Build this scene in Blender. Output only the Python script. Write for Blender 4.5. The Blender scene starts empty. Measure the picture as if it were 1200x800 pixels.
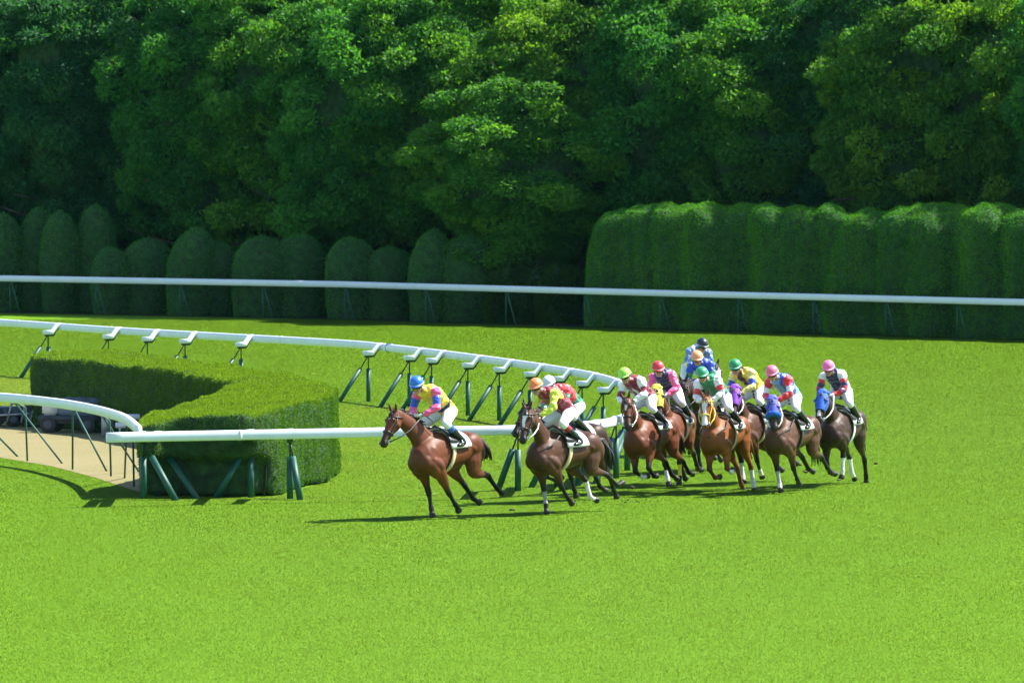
import bpy, bmesh, math, random
import numpy as np
from mathutils import Vector, Matrix, noise
rnd = random.Random(7)
RNG = np.random.default_rng(11)
scene = bpy.context.scene
COL = scene.collection
R = math.radians

# ------------------------------------------------------------------ camera
F = 9000.0          # focal length in pixels of the 1200 px wide photograph
CH = 8.9            # camera height above the turf
PITCH = math.atan(365.0 / F)
cam = bpy.data.cameras.new('camera')
cam.sensor_width = 36.0
cam.lens = 36.0 * F / 1200.0
cam.clip_start = 1.0
cam.clip_end = 9000.0
cam.dof.use_dof = True
cam.dof.focus_distance = 146.0
cam.dof.aperture_fstop = 5.0
camo = bpy.data.objects.new('camera', cam)
COL.objects.link(camo)
camo.location = (0, 0, CH)
camo.rotation_euler = (math.pi / 2 - PITCH, 0, 0)
scene.camera = camo
scene.render.resolution_x = 1024
scene.render.resolution_y = 682

# ------------------------------------------------------------------ light
SUN_EL = R(52)
SUN_H = Vector((0.95, 0.29, 0)).normalized()       # horizontal direction towards the sun
world = bpy.data.worlds.new('World')
scene.world = world
world.use_nodes = True
wn = world.node_tree
for n in list(wn.nodes):
    wn.nodes.remove(n)
wo = wn.nodes.new('ShaderNodeOutputWorld')
wb = wn.nodes.new('ShaderNodeBackground')
ws = wn.nodes.new('ShaderNodeTexSky')
ws.sky_type = 'NISHITA'
ws.sun_disc = False
ws.sun_elevation = SUN_EL
ws.sun_rotation = math.atan2(SUN_H.x, SUN_H.y)
ws.air_density = 1.0
ws.dust_density = 0.5
ws.ozone_density = 1.5
wb.inputs['Strength'].default_value = 0.10
wn.links.new(ws.outputs[0], wb.inputs[0])
wn.links.new(wb.outputs[0], wo.inputs[0])
sun = bpy.data.lights.new('sun', 'SUN')
sun.energy = 5.0
sun.angle = R(0.5)
sun.color = (1.0, 0.95, 0.86)
suno = bpy.data.objects.new('sun', sun)
COL.objects.link(suno)
sdir = Vector((SUN_H.x * math.cos(SUN_EL), SUN_H.y * math.cos(SUN_EL), math.sin(SUN_EL)))
suno.rotation_euler = sdir.to_track_quat('Z', 'Y').to_euler()
suno.location = (40, 60, 80)
vs = scene.view_settings
vs.view_transform = 'Standard'
vs.look = 'None'
vs.gamma = 1.0
vs.use_curve_mapping = False
vs.exposure = 1.5
scene.cycles.max_bounces = 8
scene.cycles.diffuse_bounces = 3
scene.cycles.transmission_bounces = 4
scene.cycles.sample_clamp_indirect = 6.0

# ------------------------------------------------------------------ helpers
_f = Vector((0, math.cos(PITCH), -math.sin(PITCH)))
_u = Vector((0, math.sin(PITCH), math.cos(PITCH)))

def gp(x, y, z=0.0):
    """point at height z that the photograph shows at pixel (x, y)"""
    d = Vector((1, 0, 0)) * ((x - 600) / F) + _u * ((400 - y) / F) + _f
    t = (z - CH) / d.z
    return Vector((0, 0, CH)) + d * t

def gp_at(x, y, D):
    """point at ground distance D seen at pixel (x, y)"""
    d = Vector((1, 0, 0)) * ((x - 600) / F) + _u * ((400 - y) / F) + _f
    return Vector((0, 0, CH)) + d * (D / d.y)

def lerp(a, b, t):
    return a + (b - a) * t

def interp(x, table):
    if x <= table[0][0]:
        return table[0][1]
    for (x0, y0), (x1, y1) in zip(table, table[1:]):
        if x <= x1:
            return lerp(y0, y1, (x - x0) / (x1 - x0))
    return table[-1][1]

def link(name, mesh, mat=None, parent=None):
    o = bpy.data.objects.new(name, mesh)
    COL.objects.link(o)
    if parent is not None:
        o.parent = parent
    if mat is not None:
        for m in (mat if isinstance(mat, (list, tuple)) else [mat]):
            mesh.materials.append(m)
    return o

def obj(name, bm, mat=None, parent=None, smooth=True):
    me = bpy.data.meshes.new(name)
    bm.normal_update()
    bm.to_mesh(me)
    bm.free()
    if smooth:
        me.polygons.foreach_set('use_smooth', [True] * len(me.polygons))
    return link(name, me, mat, parent)

def thing(name, label, cat, loc=(0, 0, 0), group=None):
    o = bpy.data.objects.new(name, None)
    COL.objects.link(o)
    o.empty_display_size = 0.2
    o.location = loc
    o['label'] = label
    o['category'] = cat
    if group:
        o['group'] = group
    return o

def tag(o, label=None, cat=None, group=None, kind=None):
    if label: o['label'] = label
    if cat: o['category'] = cat
    if group: o['group'] = group
    if kind: o['kind'] = kind
    return o

def np_mesh(name, verts, faces, nper, mat=None, parent=None, color=None, smooth=False, matidx=None):
    """verts (n,3); faces flat index array with nper corners per face"""
    me = bpy.data.meshes.new(name)
    nv = len(verts); nf = len(faces) // nper
    me.vertices.add(nv)
    me.vertices.foreach_set('co', np.asarray(verts, np.float32).ravel())
    me.loops.add(nf * nper)
    me.loops.foreach_set('vertex_index', np.asarray(faces, np.int32))
    me.polygons.add(nf)
    me.polygons.foreach_set('loop_start', np.arange(0, nf * nper, nper, dtype=np.int32))
    if matidx is not None:
        me.polygons.foreach_set('material_index', np.asarray(matidx, np.int32))
    me.polygons.foreach_set('use_smooth', np.full(nf, smooth))
    me.update(calc_edges=True)
    if color is not None:
        set_color(me, color)
    return link(name, me, mat, parent)

def set_color(me, color):
    a = me.color_attributes.new('tint', 'FLOAT_COLOR', 'POINT')
    c = np.ones((len(me.vertices), 4), np.float32)
    c[:, :3] = color
    a.data.foreach_set('color', c.ravel())

# ------------------------------------------------------------------ materials
MATS = {}
def mat(name, color=(0.5, 0.5, 0.5), rough=0.6, metal=0.0, spec=0.5, noise_scale=0, noise_amt=0.0, bump=0.0, attr=False, sheen=0.0, coat=0.0):
    if name in MATS:
        return MATS[name]
    m = bpy.data.materials.new(name)
    m.use_nodes = True
    nt = m.node_tree
    b = nt.nodes['Principled BSDF']
    b.inputs['Base Color'].default_value = (*color, 1)
    b.inputs['Roughness'].default_value = rough
    b.inputs['Metallic'].default_value = metal
    b.inputs['Specular IOR Level'].default_value = spec
    if sheen: b.inputs['Sheen Weight'].default_value = sheen
    if coat: b.inputs['Coat Weight'].default_value = coat
    src = None
    if attr:
        a = nt.nodes.new('ShaderNodeAttribute'); a.attribute_name = 'tint'
        src = a.outputs['Color']
    if noise_scale:
        tc = nt.nodes.new('ShaderNodeTexCoord')
        no = nt.nodes.new('ShaderNodeTexNoise')
        no.inputs['Scale'].default_value = noise_scale
        no.inputs['Detail'].default_value = 5
        nt.links.new(tc.outputs['Object'], no.inputs['Vector'])
        mr = nt.nodes.new('ShaderNodeMapRange')
        mr.inputs['From Min'].default_value = 0.3; mr.inputs['From Max'].default_value = 0.7
        mr.inputs['To Min'].default_value = 1 - noise_amt; mr.inputs['To Max'].default_value = 1 + noise_amt
        nt.links.new(no.outputs['Fac'], mr.inputs['Value'])
        mx = nt.nodes.new('ShaderNodeVectorMath'); mx.operation = 'SCALE'
        if src is None:
            mx.inputs[0].default_value = color
        else:
            nt.links.new(src, mx.inputs[0])
        nt.links.new(mr.outputs[0], mx.inputs['Scale'])
        src = mx.outputs[0]
        if bump:
            bp = nt.nodes.new('ShaderNodeBump'); bp.inputs['Strength'].default_value = bump
            bp.inputs['Distance'].default_value = 0.02
            nt.links.new(no.outputs['Fac'], bp.inputs['Height'])
            nt.links.new(bp.outputs[0], b.inputs['Normal'])
    if src is not None:
        nt.links.new(src, b.inputs['Base Color'])
    MATS[name] = m
    return m

def leaf_mat(name, base, trans=0.35, tcol=None, rough=0.5, up=0.0, spec=0.3):
    """diffuse + translucent leaf; base multiplied by the vertex tint"""
    if name in MATS:
        return MATS[name]
    m = bpy.data.materials.new(name); m.use_nodes = True
    nt = m.node_tree
    b = nt.nodes['Principled BSDF']
    out = nt.nodes['Material Output']
    b.inputs['Roughness'].default_value = rough
    b.inputs['Specular IOR Level'].default_value = spec
    a = nt.nodes.new('ShaderNodeAttribute'); a.attribute_name = 'tint'
    def mul(c):
        v = nt.nodes.new('ShaderNodeVectorMath'); v.operation = 'MULTIPLY'
        nt.links.new(a.outputs['Color'], v.inputs[0]); v.inputs[1].default_value = c
        return v.outputs[0]
    nt.links.new(mul(base), b.inputs['Base Color'])
    t = nt.nodes.new('ShaderNodeBsdfTranslucent')
    nt.links.new(mul(tcol or base), t.inputs['Color'])
    mx = nt.nodes.new('ShaderNodeMixShader'); mx.inputs[0].default_value = trans
    nt.links.new(b.outputs[0], mx.inputs[1]); nt.links.new(t.outputs[0], mx.inputs[2])
    nt.links.new(mx.outputs[0], out.inputs['Surface'])
    if up:
        g = nt.nodes.new('ShaderNodeNewGeometry')
        s1 = nt.nodes.new('ShaderNodeVectorMath'); s1.operation = 'SCALE'; s1.inputs['Scale'].default_value = 1 - up
        nt.links.new(g.outputs['Normal'], s1.inputs[0])
        s2 = nt.nodes.new('ShaderNodeVectorMath'); s2.operation = 'ADD'; s2.inputs[1].default_value = (0, 0, up)
        nt.links.new(s1.outputs[0], s2.inputs[0])
        s3 = nt.nodes.new('ShaderNodeVectorMath'); s3.operation = 'NORMALIZE'
        nt.links.new(s2.outputs[0], s3.inputs[0])
        nt.links.new(s3.outputs[0], b.inputs['Normal']); nt.links.new(s3.outputs[0], t.inputs['Normal'])
    MATS[name] = m
    return m

def ground_mat(name, c1, c2, c3, scale=1.0):
    m = bpy.data.materials.new(name); m.use_nodes = True
    nt = m.node_tree; b = nt.nodes['Principled BSDF']
    b.inputs['Roughness'].default_value = 0.95
    b.inputs['Specular IOR Level'].default_value = 0.1
    g = nt.nodes.new('ShaderNodeNewGeometry')
    def nz(s, d):
        n = nt.nodes.new('ShaderNodeTexNoise'); n.inputs['Scale'].default_value = s; n.inputs['Detail'].default_value = d
        nt.links.new(g.outputs['Position'], n.inputs['Vector']); return n.outputs['Fac']
    def mixc(f, a, bb):
        mr = nt.nodes.new('ShaderNodeMapRange'); mr.inputs['From Min'].default_value = .38; mr.inputs['From Max'].default_value = .62
        nt.links.new(f, mr.inputs['Value'])
        x = nt.nodes.new('ShaderNodeMix'); x.data_type = 'RGBA'
        nt.links.new(mr.outputs[0], x.inputs['Factor'])
        for i, v in ((6, a), (7, bb)):
            if isinstance(v, tuple): x.inputs[i].default_value = (*v, 1)
            else: nt.links.new(v, x.inputs[i])
        return x.outputs[2]
    r = mixc(nz(scale * .35, 4), c1, c2)
    r = mixc(nz(scale * 14, 6), r, c3)
    nt.links.new(r, b.inputs['Base Color'])
    bp = nt.nodes.new('ShaderNodeBump'); bp.inputs['Strength'].default_value = .7; bp.inputs['Distance'].default_value = .05
    nt.links.new(nz(scale * 25, 5), bp.inputs['Height']); nt.links.new(bp.outputs[0], b.inputs['Normal'])
    MATS[name] = m
    return m

WHITE = mat('white_rail_plastic', (0.62, 0.67, 0.76), 0.4, noise_scale=3, noise_amt=.05)
GREEN_POST = mat('green_painted_steel', (0.002, 0.065, 0.047), 0.55, noise_scale=9, noise_amt=.25)
THIN_GREEN = mat('pale_green_paint', (0.015, 0.08, 0.06), 0.6, noise_scale=9, noise_amt=.2)
DARK_STEEL = mat('dark_steel', (0.012, 0.03, 0.028), 0.5, metal=.3)
GREY_MET = mat('grey_metal', (0.30, 0.33, 0.36), 0.45, metal=.3, noise_scale=8, noise_amt=.25)
RUBBER = mat('black_rubber', (0.015, 0.016, 0.018), 0.7)
BLUE_TAPE = mat('blue_tape', (0.02, 0.08, 0.35), 0.5)
BARK = mat('bark', (0.07, 0.05, 0.035), 0.9, noise_scale=12, noise_amt=.4, bump=.6)

# ------------------------------------------------------------------ shape builders
def ring_pts(c, s, u, a, b, n=14, e=2.0):
    pts = []
    for i in range(n):
        t = 2 * math.pi * i / n
        ct, st = math.cos(t), math.sin(t)
        if e != 2.0:
            ct = math.copysign(abs(ct) ** (2 / e), ct); st = math.copysign(abs(st) ** (2 / e), st)
        pts.append(c + s * (a * ct) + u * (b * st))
    return pts

def loft(bm, rings, closed=True, cap=True):
    """rings: list of lists of points"""
    vr = [[bm.verts.new(p) for p in r] for r in rings]
    n = len(vr[0])
    for r0, r1 in zip(vr, vr[1:]):
        for i in range(n if closed else n - 1):
            j = (i + 1) % n
            bm.faces.new((r0[i], r0[j], r1[j], r1[i]))
    if cap:
        bm.faces.new(list(reversed(vr[0]))); bm.faces.new(vr[-1])
    return vr

def tube(bm, pts, radii, n=10, side=None, flat=1.0, caps=True):
    """tapered round tube through pts; radii one per point or (a,b) pairs"""
    pts = [Vector(p) for p in pts]
    if not isinstance(radii, (list, tuple)):
        radii = [radii] * len(pts)
    rings = []
    ps = None
    for i, p in enumerate(pts):
        d = (pts[min(i + 1, len(pts) - 1)] - pts[max(i - 1, 0)]).normalized()
        if side is not None:
            s = Vector(side)
        elif ps is not None:
            s = ps
        else:
            s = Vector((0, 0, 1)).cross(d) if abs(d.z) < .9 else Vector((0, 1, 0))
        s = (s - d * s.dot(d)).normalized()
        ps = s
        u = d.cross(s)
        r = radii[i]
        a, b = r if isinstance(r, (tuple, list)) else (r, r * flat)
        rings.append(ring_pts(p, s, u, a, b, n))
    loft(bm, rings, cap=caps)

def capsule(bm, pts, radii, n=12, side=None):
    """tube with rounded ends"""
    pts = [Vector(p) for p in pts]
    d0 = (pts[0] - pts[1]).normalized(); d1 = (pts[-1] - pts[-2]).normalized()
    def pr(r): return r if isinstance(r, (tuple, list)) else (r, r)
    R_ = [pr(r) for r in radii]
    m0 = sum(R_[0]) / 2; m1 = sum(R_[-1]) / 2
    P = [pts[0] + d0 * m0 * .97, pts[0] + d0 * m0 * .7] + pts + [pts[-1] + d1 * m1 * .7, pts[-1] + d1 * m1 * .97]
    Q = [tuple(x * .2 for x in R_[0]), tuple(x * .7 for x in R_[0])] + R_ + [tuple(x * .7 for x in R_[-1]), tuple(x * .2 for x in R_[-1])]
    tube(bm, P, Q, n, side)

def ball(bm, c, r, sub=2, sc=(1, 1, 1)):
    g = bmesh.ops.create_icosphere(bm, subdivisions=sub, radius=1.0)
    for v in g['verts']:
        v.co = Vector((v.co.x * r * sc[0], v.co.y * r * sc[1], v.co.z * r * sc[2])) + Vector(c)

def box(bm, c, s, rotz=0.0, bevel=0.0):
    g = bmesh.ops.create_cube(bm, size=1.0)
    M = Matrix.Translation(Vector(c)) @ Matrix.Rotation(rotz, 4, 'Z') @ Matrix.Diagonal((*s, 1))
    bmesh.ops.transform(bm, matrix=M, verts=g['verts'])
    if bevel:
        es = list({e for v in g['verts'] for e in v.link_edges})
        bmesh.ops.bevel(bm, geom=es, offset=bevel, segments=2, affect='EDGES')

def remesh(bm, voxel, smooth=3, fac=0.5):
    """one continuous surface out of overlapping closed pieces"""
    me = bpy.data.meshes.new('tmp')
    bmesh.ops.recalc_face_normals(bm, faces=bm.faces)
    bm.to_mesh(me); bm.free()
    o = bpy.data.objects.new('tmp', me)
    COL.objects.link(o)
    m = o.modifiers.new('r', 'REMESH'); m.mode = 'VOXEL'; m.voxel_size = voxel; m.use_smooth_shade = True
    if smooth:
        s = o.modifiers.new('s', 'SMOOTH'); s.factor = fac; s.iterations = smooth
    dg = bpy.context.evaluated_depsgraph_get()
    ev = o.evaluated_get(dg)
    out = bpy.data.meshes.new_from_object(ev)
    bpy.data.objects.remove(o); bpy.data.meshes.remove(me)
    out.polygons.foreach_set('use_smooth', [True] * len(out.polygons))
    return out

def vco(me):
    a = np.empty(len(me.vertices) * 3, np.float32); me.vertices.foreach_get('co', a)
    return a.reshape(-1, 3)

def nearest_bone(P, bones):
    """bones: (name, p0, p1, r0, r1). returns index and t of the bone whose surface is nearest"""
    best = np.full(len(P), 1e9); idx = np.zeros(len(P), int); tt = np.zeros(len(P))
    for i, (nm, a, b, r0, r1) in enumerate(bones):
        a = np.array(a); b = np.array(b); d = b - a
        t = np.clip(((P - a) @ d) / max(d @ d, 1e-9), 0, 1)
        dist = np.linalg.norm(P - (a + t[:, None] * d), axis=1) - (r0 + (r1 - r0) * t)
        k = dist < best
        best[k] = dist[k]; idx[k] = i; tt[k] = t[k]
    return idx, tt

def sstep(a, b, x):
    t = np.clip((x - a) / (b - a), 0, 1)
    return t * t * (3 - 2 * t)

def value_noise(x, y, seed=0):
    r = np.random.default_rng(seed); g = r.random((64, 64))
    xi = np.floor(x).astype(int); yi = np.floor(y).astype(int)
    fx = x - xi; fy = y - yi
    fx = fx * fx * (3 - 2 * fx); fy = fy * fy * (3 - 2 * fy)
    a = g[xi % 64, yi % 64]; b = g[(xi + 1) % 64, yi % 64]; c = g[xi % 64, (yi + 1) % 64]; d = g[(xi + 1) % 64, (yi + 1) % 64]
    return (a * (1 - fx) + b * fx) * (1 - fy) + (c * (1 - fx) + d * fx) * fy

def in_poly(x, y, poly):
    ins = np.zeros(len(x), bool); n = len(poly)
    for i in range(n):
        x0, y0 = poly[i][0], poly[i][1]; x1, y1 = poly[(i + 1) % n][0], poly[(i + 1) % n][1]
        if y0 == y1: continue
        c = ((y0 > y) != (y1 > y)) & (x < (x1 - x0) * (y - y0) / (y1 - y0) + x0)
        ins ^= c
    return ins

def catmull(pts, k=8):
    pts = [Vector(p) for p in pts]
    P = [pts[0] * 2 - pts[1]] + pts + [pts[-1] * 2 - pts[-2]]
    out = []
    for i in range(1, len(P) - 2):
        for j in range(k):
            t = j / k
            a, b, c, d = P[i - 1], P[i], P[i + 1], P[i + 2]
            out.append(0.5 * ((2 * b) + (c - a) * t + (2 * a - 5 * b + 4 * c - d) * t * t + (3 * b - a - 3 * c + d) * t ** 3))
    out.append(pts[-1])
    return out

# leaves scattered on a triangulated surface ---------------------------------
def surface_samples(me, n, rng, keep=None):
    me.calc_loop_triangles()
    nt = len(me.loop_triangles)
    tri = np.empty(nt * 3, np.int32); me.loop_triangles.foreach_get('vertices', tri); tri = tri.reshape(-1, 3)
    V = vco(me)
    a, b, c = V[tri[:, 0]], V[tri[:, 1]], V[tri[:, 2]]
    cr = np.cross(b - a, c - a); ar = np.linalg.norm(cr, axis=1) / 2
    if keep is not None:
        ar = ar * keep((a + b + c) / 3)
    pick = rng.choice(nt, n, p=ar / ar.sum())
    u = rng.random(n); v = rng.random(n); f = u + v > 1; u[f] = 1 - u[f]; v[f] = 1 - v[f]
    P = a[pick] + (b - a)[pick] * u[:, None] + (c - a)[pick] * v[:, None]
    N = cr[pick]; N = N / (np.linalg.norm(N, axis=1)[:, None] + 1e-9)
    return P, N

def leaf_quads(P, N, L, W, rng, along=0.7, droop=0.0, out=0.0):
    """rhombic leaves rooted at P. along: how much the leaf axis follows the surface normal"""
    n = len(P)
    d = rng.normal(size=(n, 3)); d /= np.linalg.norm(d, axis=1)[:, None]
    ax = N * along + d * (1 - along) + np.array([0, 0, -droop])
    ax /= np.linalg.norm(ax, axis=1)[:, None]
    s = np.cross(ax, rng.normal(size=(n, 3))); s /= np.linalg.norm(s, axis=1)[:, None] + 1e-9
    l = L * (0.6 + 0.8 * rng.random(n))[:, None]; w = W * (0.7 + 0.6 * rng.random(n))[:, None]
    P = P + N * out
    v = np.stack([P, P + ax * l * .45 + s * w * .5, P + ax * l, P + ax * l * .45 - s * w * .5], 1)
    return v.reshape(-1, 3)

def leaves_obj(name, V, mat_, parent, tint):
    return np_mesh(name, V, np.arange(len(V)), 4, mat_, parent, color=np.repeat(tint, 4, axis=0))

# ------------------------------------------------------------------ the ground
ground_m = ground_mat('meadow_ground', (0.090, 0.195, 0.005), (0.100, 0.20, 0.006), (0.084, 0.185, 0.005))
dirt_m = ground_mat('dry_grass_ground', (0.20, 0.175, 0.085), (0.165, 0.155, 0.065), (0.235, 0.205, 0.105), 1.5)
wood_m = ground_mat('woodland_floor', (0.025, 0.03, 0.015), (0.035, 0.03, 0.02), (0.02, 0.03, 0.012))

def sheet(name, pts, z, m, label=None):
    bm = bmesh.new()
    bm.faces.new([bm.verts.new((p[0], p[1], z)) for p in pts])
    bmesh.ops.recalc_face_normals(bm, faces=bm.faces)
    for f in bm.faces:
        if f.normal.z < 0: f.normal_flip()
    return tag(obj(name, bm, m, smooth=False), kind='structure')

sheet('ground', [(-3000, -600), (3000, -600), (3000, 6000), (-3000, 6000)], 0, ground_m)

# rail curve (z = 1.25) of the inner running rail
RZ = 1.30
inner_px = [(-140, 370), (-60, 374), (0, 378), (45, 381), (130, 387), (250, 394), (400, 402.5), (450, 407), (520, 415), (600, 425.5), (660, 434.5), (705, 443),
            (738, 455), (748, 469), (741, 483), (724, 492.5), (697, 498), (640, 502.5), (600, 504), (480, 506), (340, 508.5), (230, 510.5), (125, 512.5)]
inner_curve = catmull([gp(x, y, RZ) for x, y in inner_px], 6)
# turf edge by the far rail
edge_tab = [(-600, 357), (0, 367), (400, 375), (800, 387.5), (1200, 399), (1900, 421)]
far_edge = [gp(x, interp(x, edge_tab)) for x in (-1500, -900, -300, 0, 200, 400, 600, 800, 1000, 1200, 1500, 1900, 2400)]

dirt_px = [(-260, 488), (-60, 493), (0, 496), (70, 501), (125, 507), (160, 514), (185, 530), (190, 573), (165, 577), (140, 569), (110, 559), (60, 546), (0, 536), (-80, 530), (-260, 524)]
dirt_poly = [gp(x, y) for x, y in dirt_px]
sheet('path', dirt_poly, 0.004, dirt_m)
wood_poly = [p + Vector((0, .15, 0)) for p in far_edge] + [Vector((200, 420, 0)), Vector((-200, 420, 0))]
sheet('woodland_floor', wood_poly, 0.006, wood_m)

# hedge outline (used by the grass too)
hedge_px = [(41, 414, 1.6), (80, 411, 1.6), (150, 411.5, 1.6), (222, 423, 1.6), (294, 430.5, 1.62), (351, 442, 1.63), (388, 453, 1.64), (396, 460, 1.64), (384, 467, 1.64),
            (350, 475, 1.63), (316, 482.5, 1.62), (265, 485, 1.6), (207, 489, 1.52), (178, 494, 1.45), (165, 495, 1.42), (166, 489, 1.42), (178, 483, 1.46), (207, 475, 1.52),
            (245, 463, 1.56), (268, 454, 1.58), (272, 449, 1.6), (264, 445, 1.6), (222, 437, 1.6), (150, 426, 1.6), (120, 423, 1.6), (75, 418.5, 1.6), (42, 417, 1.6)]
hedge_poly = [gp(x, y, z) for x, y, z in hedge_px]

# ------------------------------------------------------------------ turf blades (real geometry, one mass nobody could count)
def grass_field():
    N = 2900000
    D0, D1 = 101.0, 236.0
    # area density falls with distance
    D = np.sqrt(RNG.random(N * 2) * (D1 ** 2 - D0 ** 2) + D0 ** 2)
    keep = RNG.random(N * 2) < (D0 / D) ** 0.75
    D = D[keep][:N]
    n = len(D)
    lat = (RNG.random(n) - .5) * 0.175
    X = lat * D; Y = D
    edge_x = np.array([p.x for p in far_edge]); edge_y = np.array([p.y for p in far_edge])
    ok = Y < np.interp(X, edge_x, edge_y) + 0.1
    dirt = in_poly(X, Y, dirt_poly)
    # a few dry tufts remain on the path
    ok &= ~(dirt & (RNG.random(n) > .10))
    ok &= ~in_poly(X, Y, hedge_poly)
    X, Y, D, dirt = X[ok], Y[ok], D[ok], dirt[ok]
    n = len(X)
    infield_poly = [(p.x, p.y) for p in inner_curve] + [tuple(gp(150, 572).xy), tuple(gp(60, 545).xy), tuple(gp(0, 535).xy), tuple(gp(-260, 523).xy), (-60, 205)]
    inf = in_poly(X, Y, infield_poly)
    # near-left strip outside the dirt path but beyond the turf edge
    n1 = value_noise(X * .22, Y * .07, 1); n2 = value_noise(X * 1.3 + 9, Y * .35, 2); n3 = value_noise(X * 5, Y * 1.6, 3)
    h = (0.010 + 0.007 * RNG.random(n)) * (0.9 + .2 * n2)
    h = np.where(inf, h * .92, h)
    h = np.where(dirt, h * .45, h)
    w = 0.0046 * (D / 105.0) ** 1.1
    az = RNG.random(n) * 2 * math.pi
    lean = 0.8 * RNG.random(n) * h
    la = RNG.random(n) * 2 * math.pi
    bx, by = np.cos(az) * w, np.sin(az) * w
    z0 = np.zeros(n)
    V = np.stack([np.stack([X - bx, Y - by, z0], 1), np.stack([X + bx, Y + by, z0], 1),
                  np.stack([X + np.cos(la) * lean, Y + np.sin(la) * lean, h], 1)], 1).reshape(-1, 3)
    base = np.array([0.099, 0.205, 0.004])
    yel = np.array([0.124, 0.218, 0.005])
    dull = np.array([0.098, 0.178, 0.009])
    mixv = np.clip(0.15 + .55 * n1 + .3 * (n2 - .5) + .06 * (n3 - .5), 0, 1)[:, None]
    c = base * (1 - mixv) + yel * mixv
    big = np.clip(value_noise(X * .075 + 3, Y * .028 + 5, 8) * 1.6 - .45 + .45 * value_noise(X * .3, Y * .09, 12) - .1, 0, 1)[:, None]
    c = c * (1 - .75 * big) + np.array([0.108, 0.182, 0.014]) * .75 * big
    c = c * (0.95 + .10 * RNG.random(n))[:, None]
    # infield is mown shorter and a little drier in streaks
    st = np.clip(value_noise(X * .6 + 30, Y * .30, 5) * 1.7 - .45, 0, 1)[:, None]
    ci = dull * (1 - st) + np.array([0.165, 0.215, 0.014]) * st
    ci = ci * (0.85 + .3 * RNG.random(n))[:, None]
    dryp = in_poly(X, Y, [gp(-260, 438), gp(-60, 441), (gp(44, 444)), gp(60, 475), gp(60, 500), gp(-260, 490)])
    ci = np.where(dryp[:, None], ci * .4 + np.array([0.27, 0.27, 0.05]) * .6, ci)
    # worn, trampled line along the feet of the rail
    k = np.nonzero(inf)[0]
    cv = np.array([(p.x, p.y) for p in inner_curve[::2]])
    dd = np.full(len(k), 9.0)
    for q in cv: dd = np.minimum(dd, np.hypot((X[k] - q[0]), (Y[k] - q[1]) * .8))
    wear = np.clip(1 - np.abs(dd - 1.15) / .55, 0, 1) * (value_noise(X[k] * 2.2, Y[k] * .9, 14) > .42)
    ci[k] = ci[k] * (1 - .6 * wear[:, None]) + np.array([0.10, 0.075, 0.03]) * .6 * wear[:, None]
    c = np.where(inf[:, None], ci, c)
    c = np.where(dirt[:, None], np.array([0.30, 0.30, 0.07]), c)
    # straw coloured old blades
    dry = RNG.random(n) < .04
    c = np.where(dry[:, None], c * np.array([1.5, 1.0, 1.4]), c)
    # worn soil line under the far inner rail, worn tufts
    tint = np.repeat(c, 3, axis=0)
    gm = leaf_mat('turf_blades', (1, 1, 1), trans=0.15, tcol=(1.3, 1.3, .9), rough=.65, up=.985, spec=.02)
    g = np_mesh('grass', V, np.arange(len(V)), 3, gm, color=tint)
    tag(g, 'bright green turf of the racecourse and its infield', 'grass', kind='stuff')
grass_field()

# ------------------------------------------------------------------ running rails
def beam(bm, pts, rw=0.055, rh=0.095, n=12):
    rings = []
    for i, p in enumerate(pts):
        d = (pts[min(i + 1, len(pts) - 1)] - pts[max(i - 1, 0)]).normalized()
        s = Vector((0, 0, 1)).cross(d).normalized()
        rings.append(ring_pts(p, s, Vector((0, 0, 1)), rw, rh, n, 3.0))
    loft(bm, rings)

def support(parent, rail_p, foot, brace_foot, post_r=0.05, both=True):
    """goose neck bracket that carries the rail out over the course, sleeved post and sleeved brace"""
    top = Vector((foot.x, foot.y, 1.08))
    a = Vector((rail_p.x, rail_p.y, RZ))
    h = (Vector((a.x, a.y, 0)) - Vector((foot.x, foot.y, 0)))
    if h.length > .75: h = h.normalized() * .75
    hd = h.normalized()
    side = Vector((-hd.y, hd.x, 0))
    st = Vector((foot.x, foot.y, 1.165))
    e1 = a - hd * .06 + Vector((0, 0, .045)); s1_ = st + hd * .10
    pts = [st - hd * .12, s1_ - hd * .01, s1_ + hd * .02 + Vector((0, 0, .012)), e1 - hd * .03 - Vector((0, 0, .012)), e1, a + Vector((0, 0, .045))]
    bm = bmesh.new()
    loft(bm, [ring_pts(p, side, Vector((0, 0, 1)), .088, .058, 12, 5.0) for p in pts])
    br = obj('bracket', bm, WHITE, parent)
    bm = bmesh.new()
    loft(bm, [ring_pts(p - Vector((0, 0, .080)), side, Vector((0, 0, 1)), .060, .024, 10, 4.0) for p in (pts[0] + hd * .04, pts[1] + hd * .02, pts[2] + hd * .02, pts[3])])
    obj('bracket_arm', bm, DARK_STEEL, br)
    bm = bmesh.new()
    tube(bm, [Vector((foot.x, foot.y, -.05)), Vector((foot.x, foot.y, .80))], post_r, 12)
    po = obj('post', bm, GREEN_POST, parent)
    bm = bmesh.new(); tube(bm, [Vector((foot.x, foot.y, .80)), top + Vector((0, 0, .03))], .016, 8)
    obj('post_pin', bm, DARK_STEEL, po)
    bf = Vector(brace_foot); k = .80 / 1.08
    mid = bf.lerp(top, k)
    bm = bmesh.new(); tube(bm, [bf + Vector((0, 0, -.03)), mid], post_r, 12)
    b = obj('brace', bm, GREEN_POST, parent)
    bm = bmesh.new(); tube(bm, [mid, top + Vector((0, 0, .03))], .016, 8)
    obj('brace_pin', bm, DARK_STEEL, b)

def nearest_on(curve, p):
    return min(curve, key=lambda q: (q.x - p.x) ** 2 + (q.y - p.y) ** 2)

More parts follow.
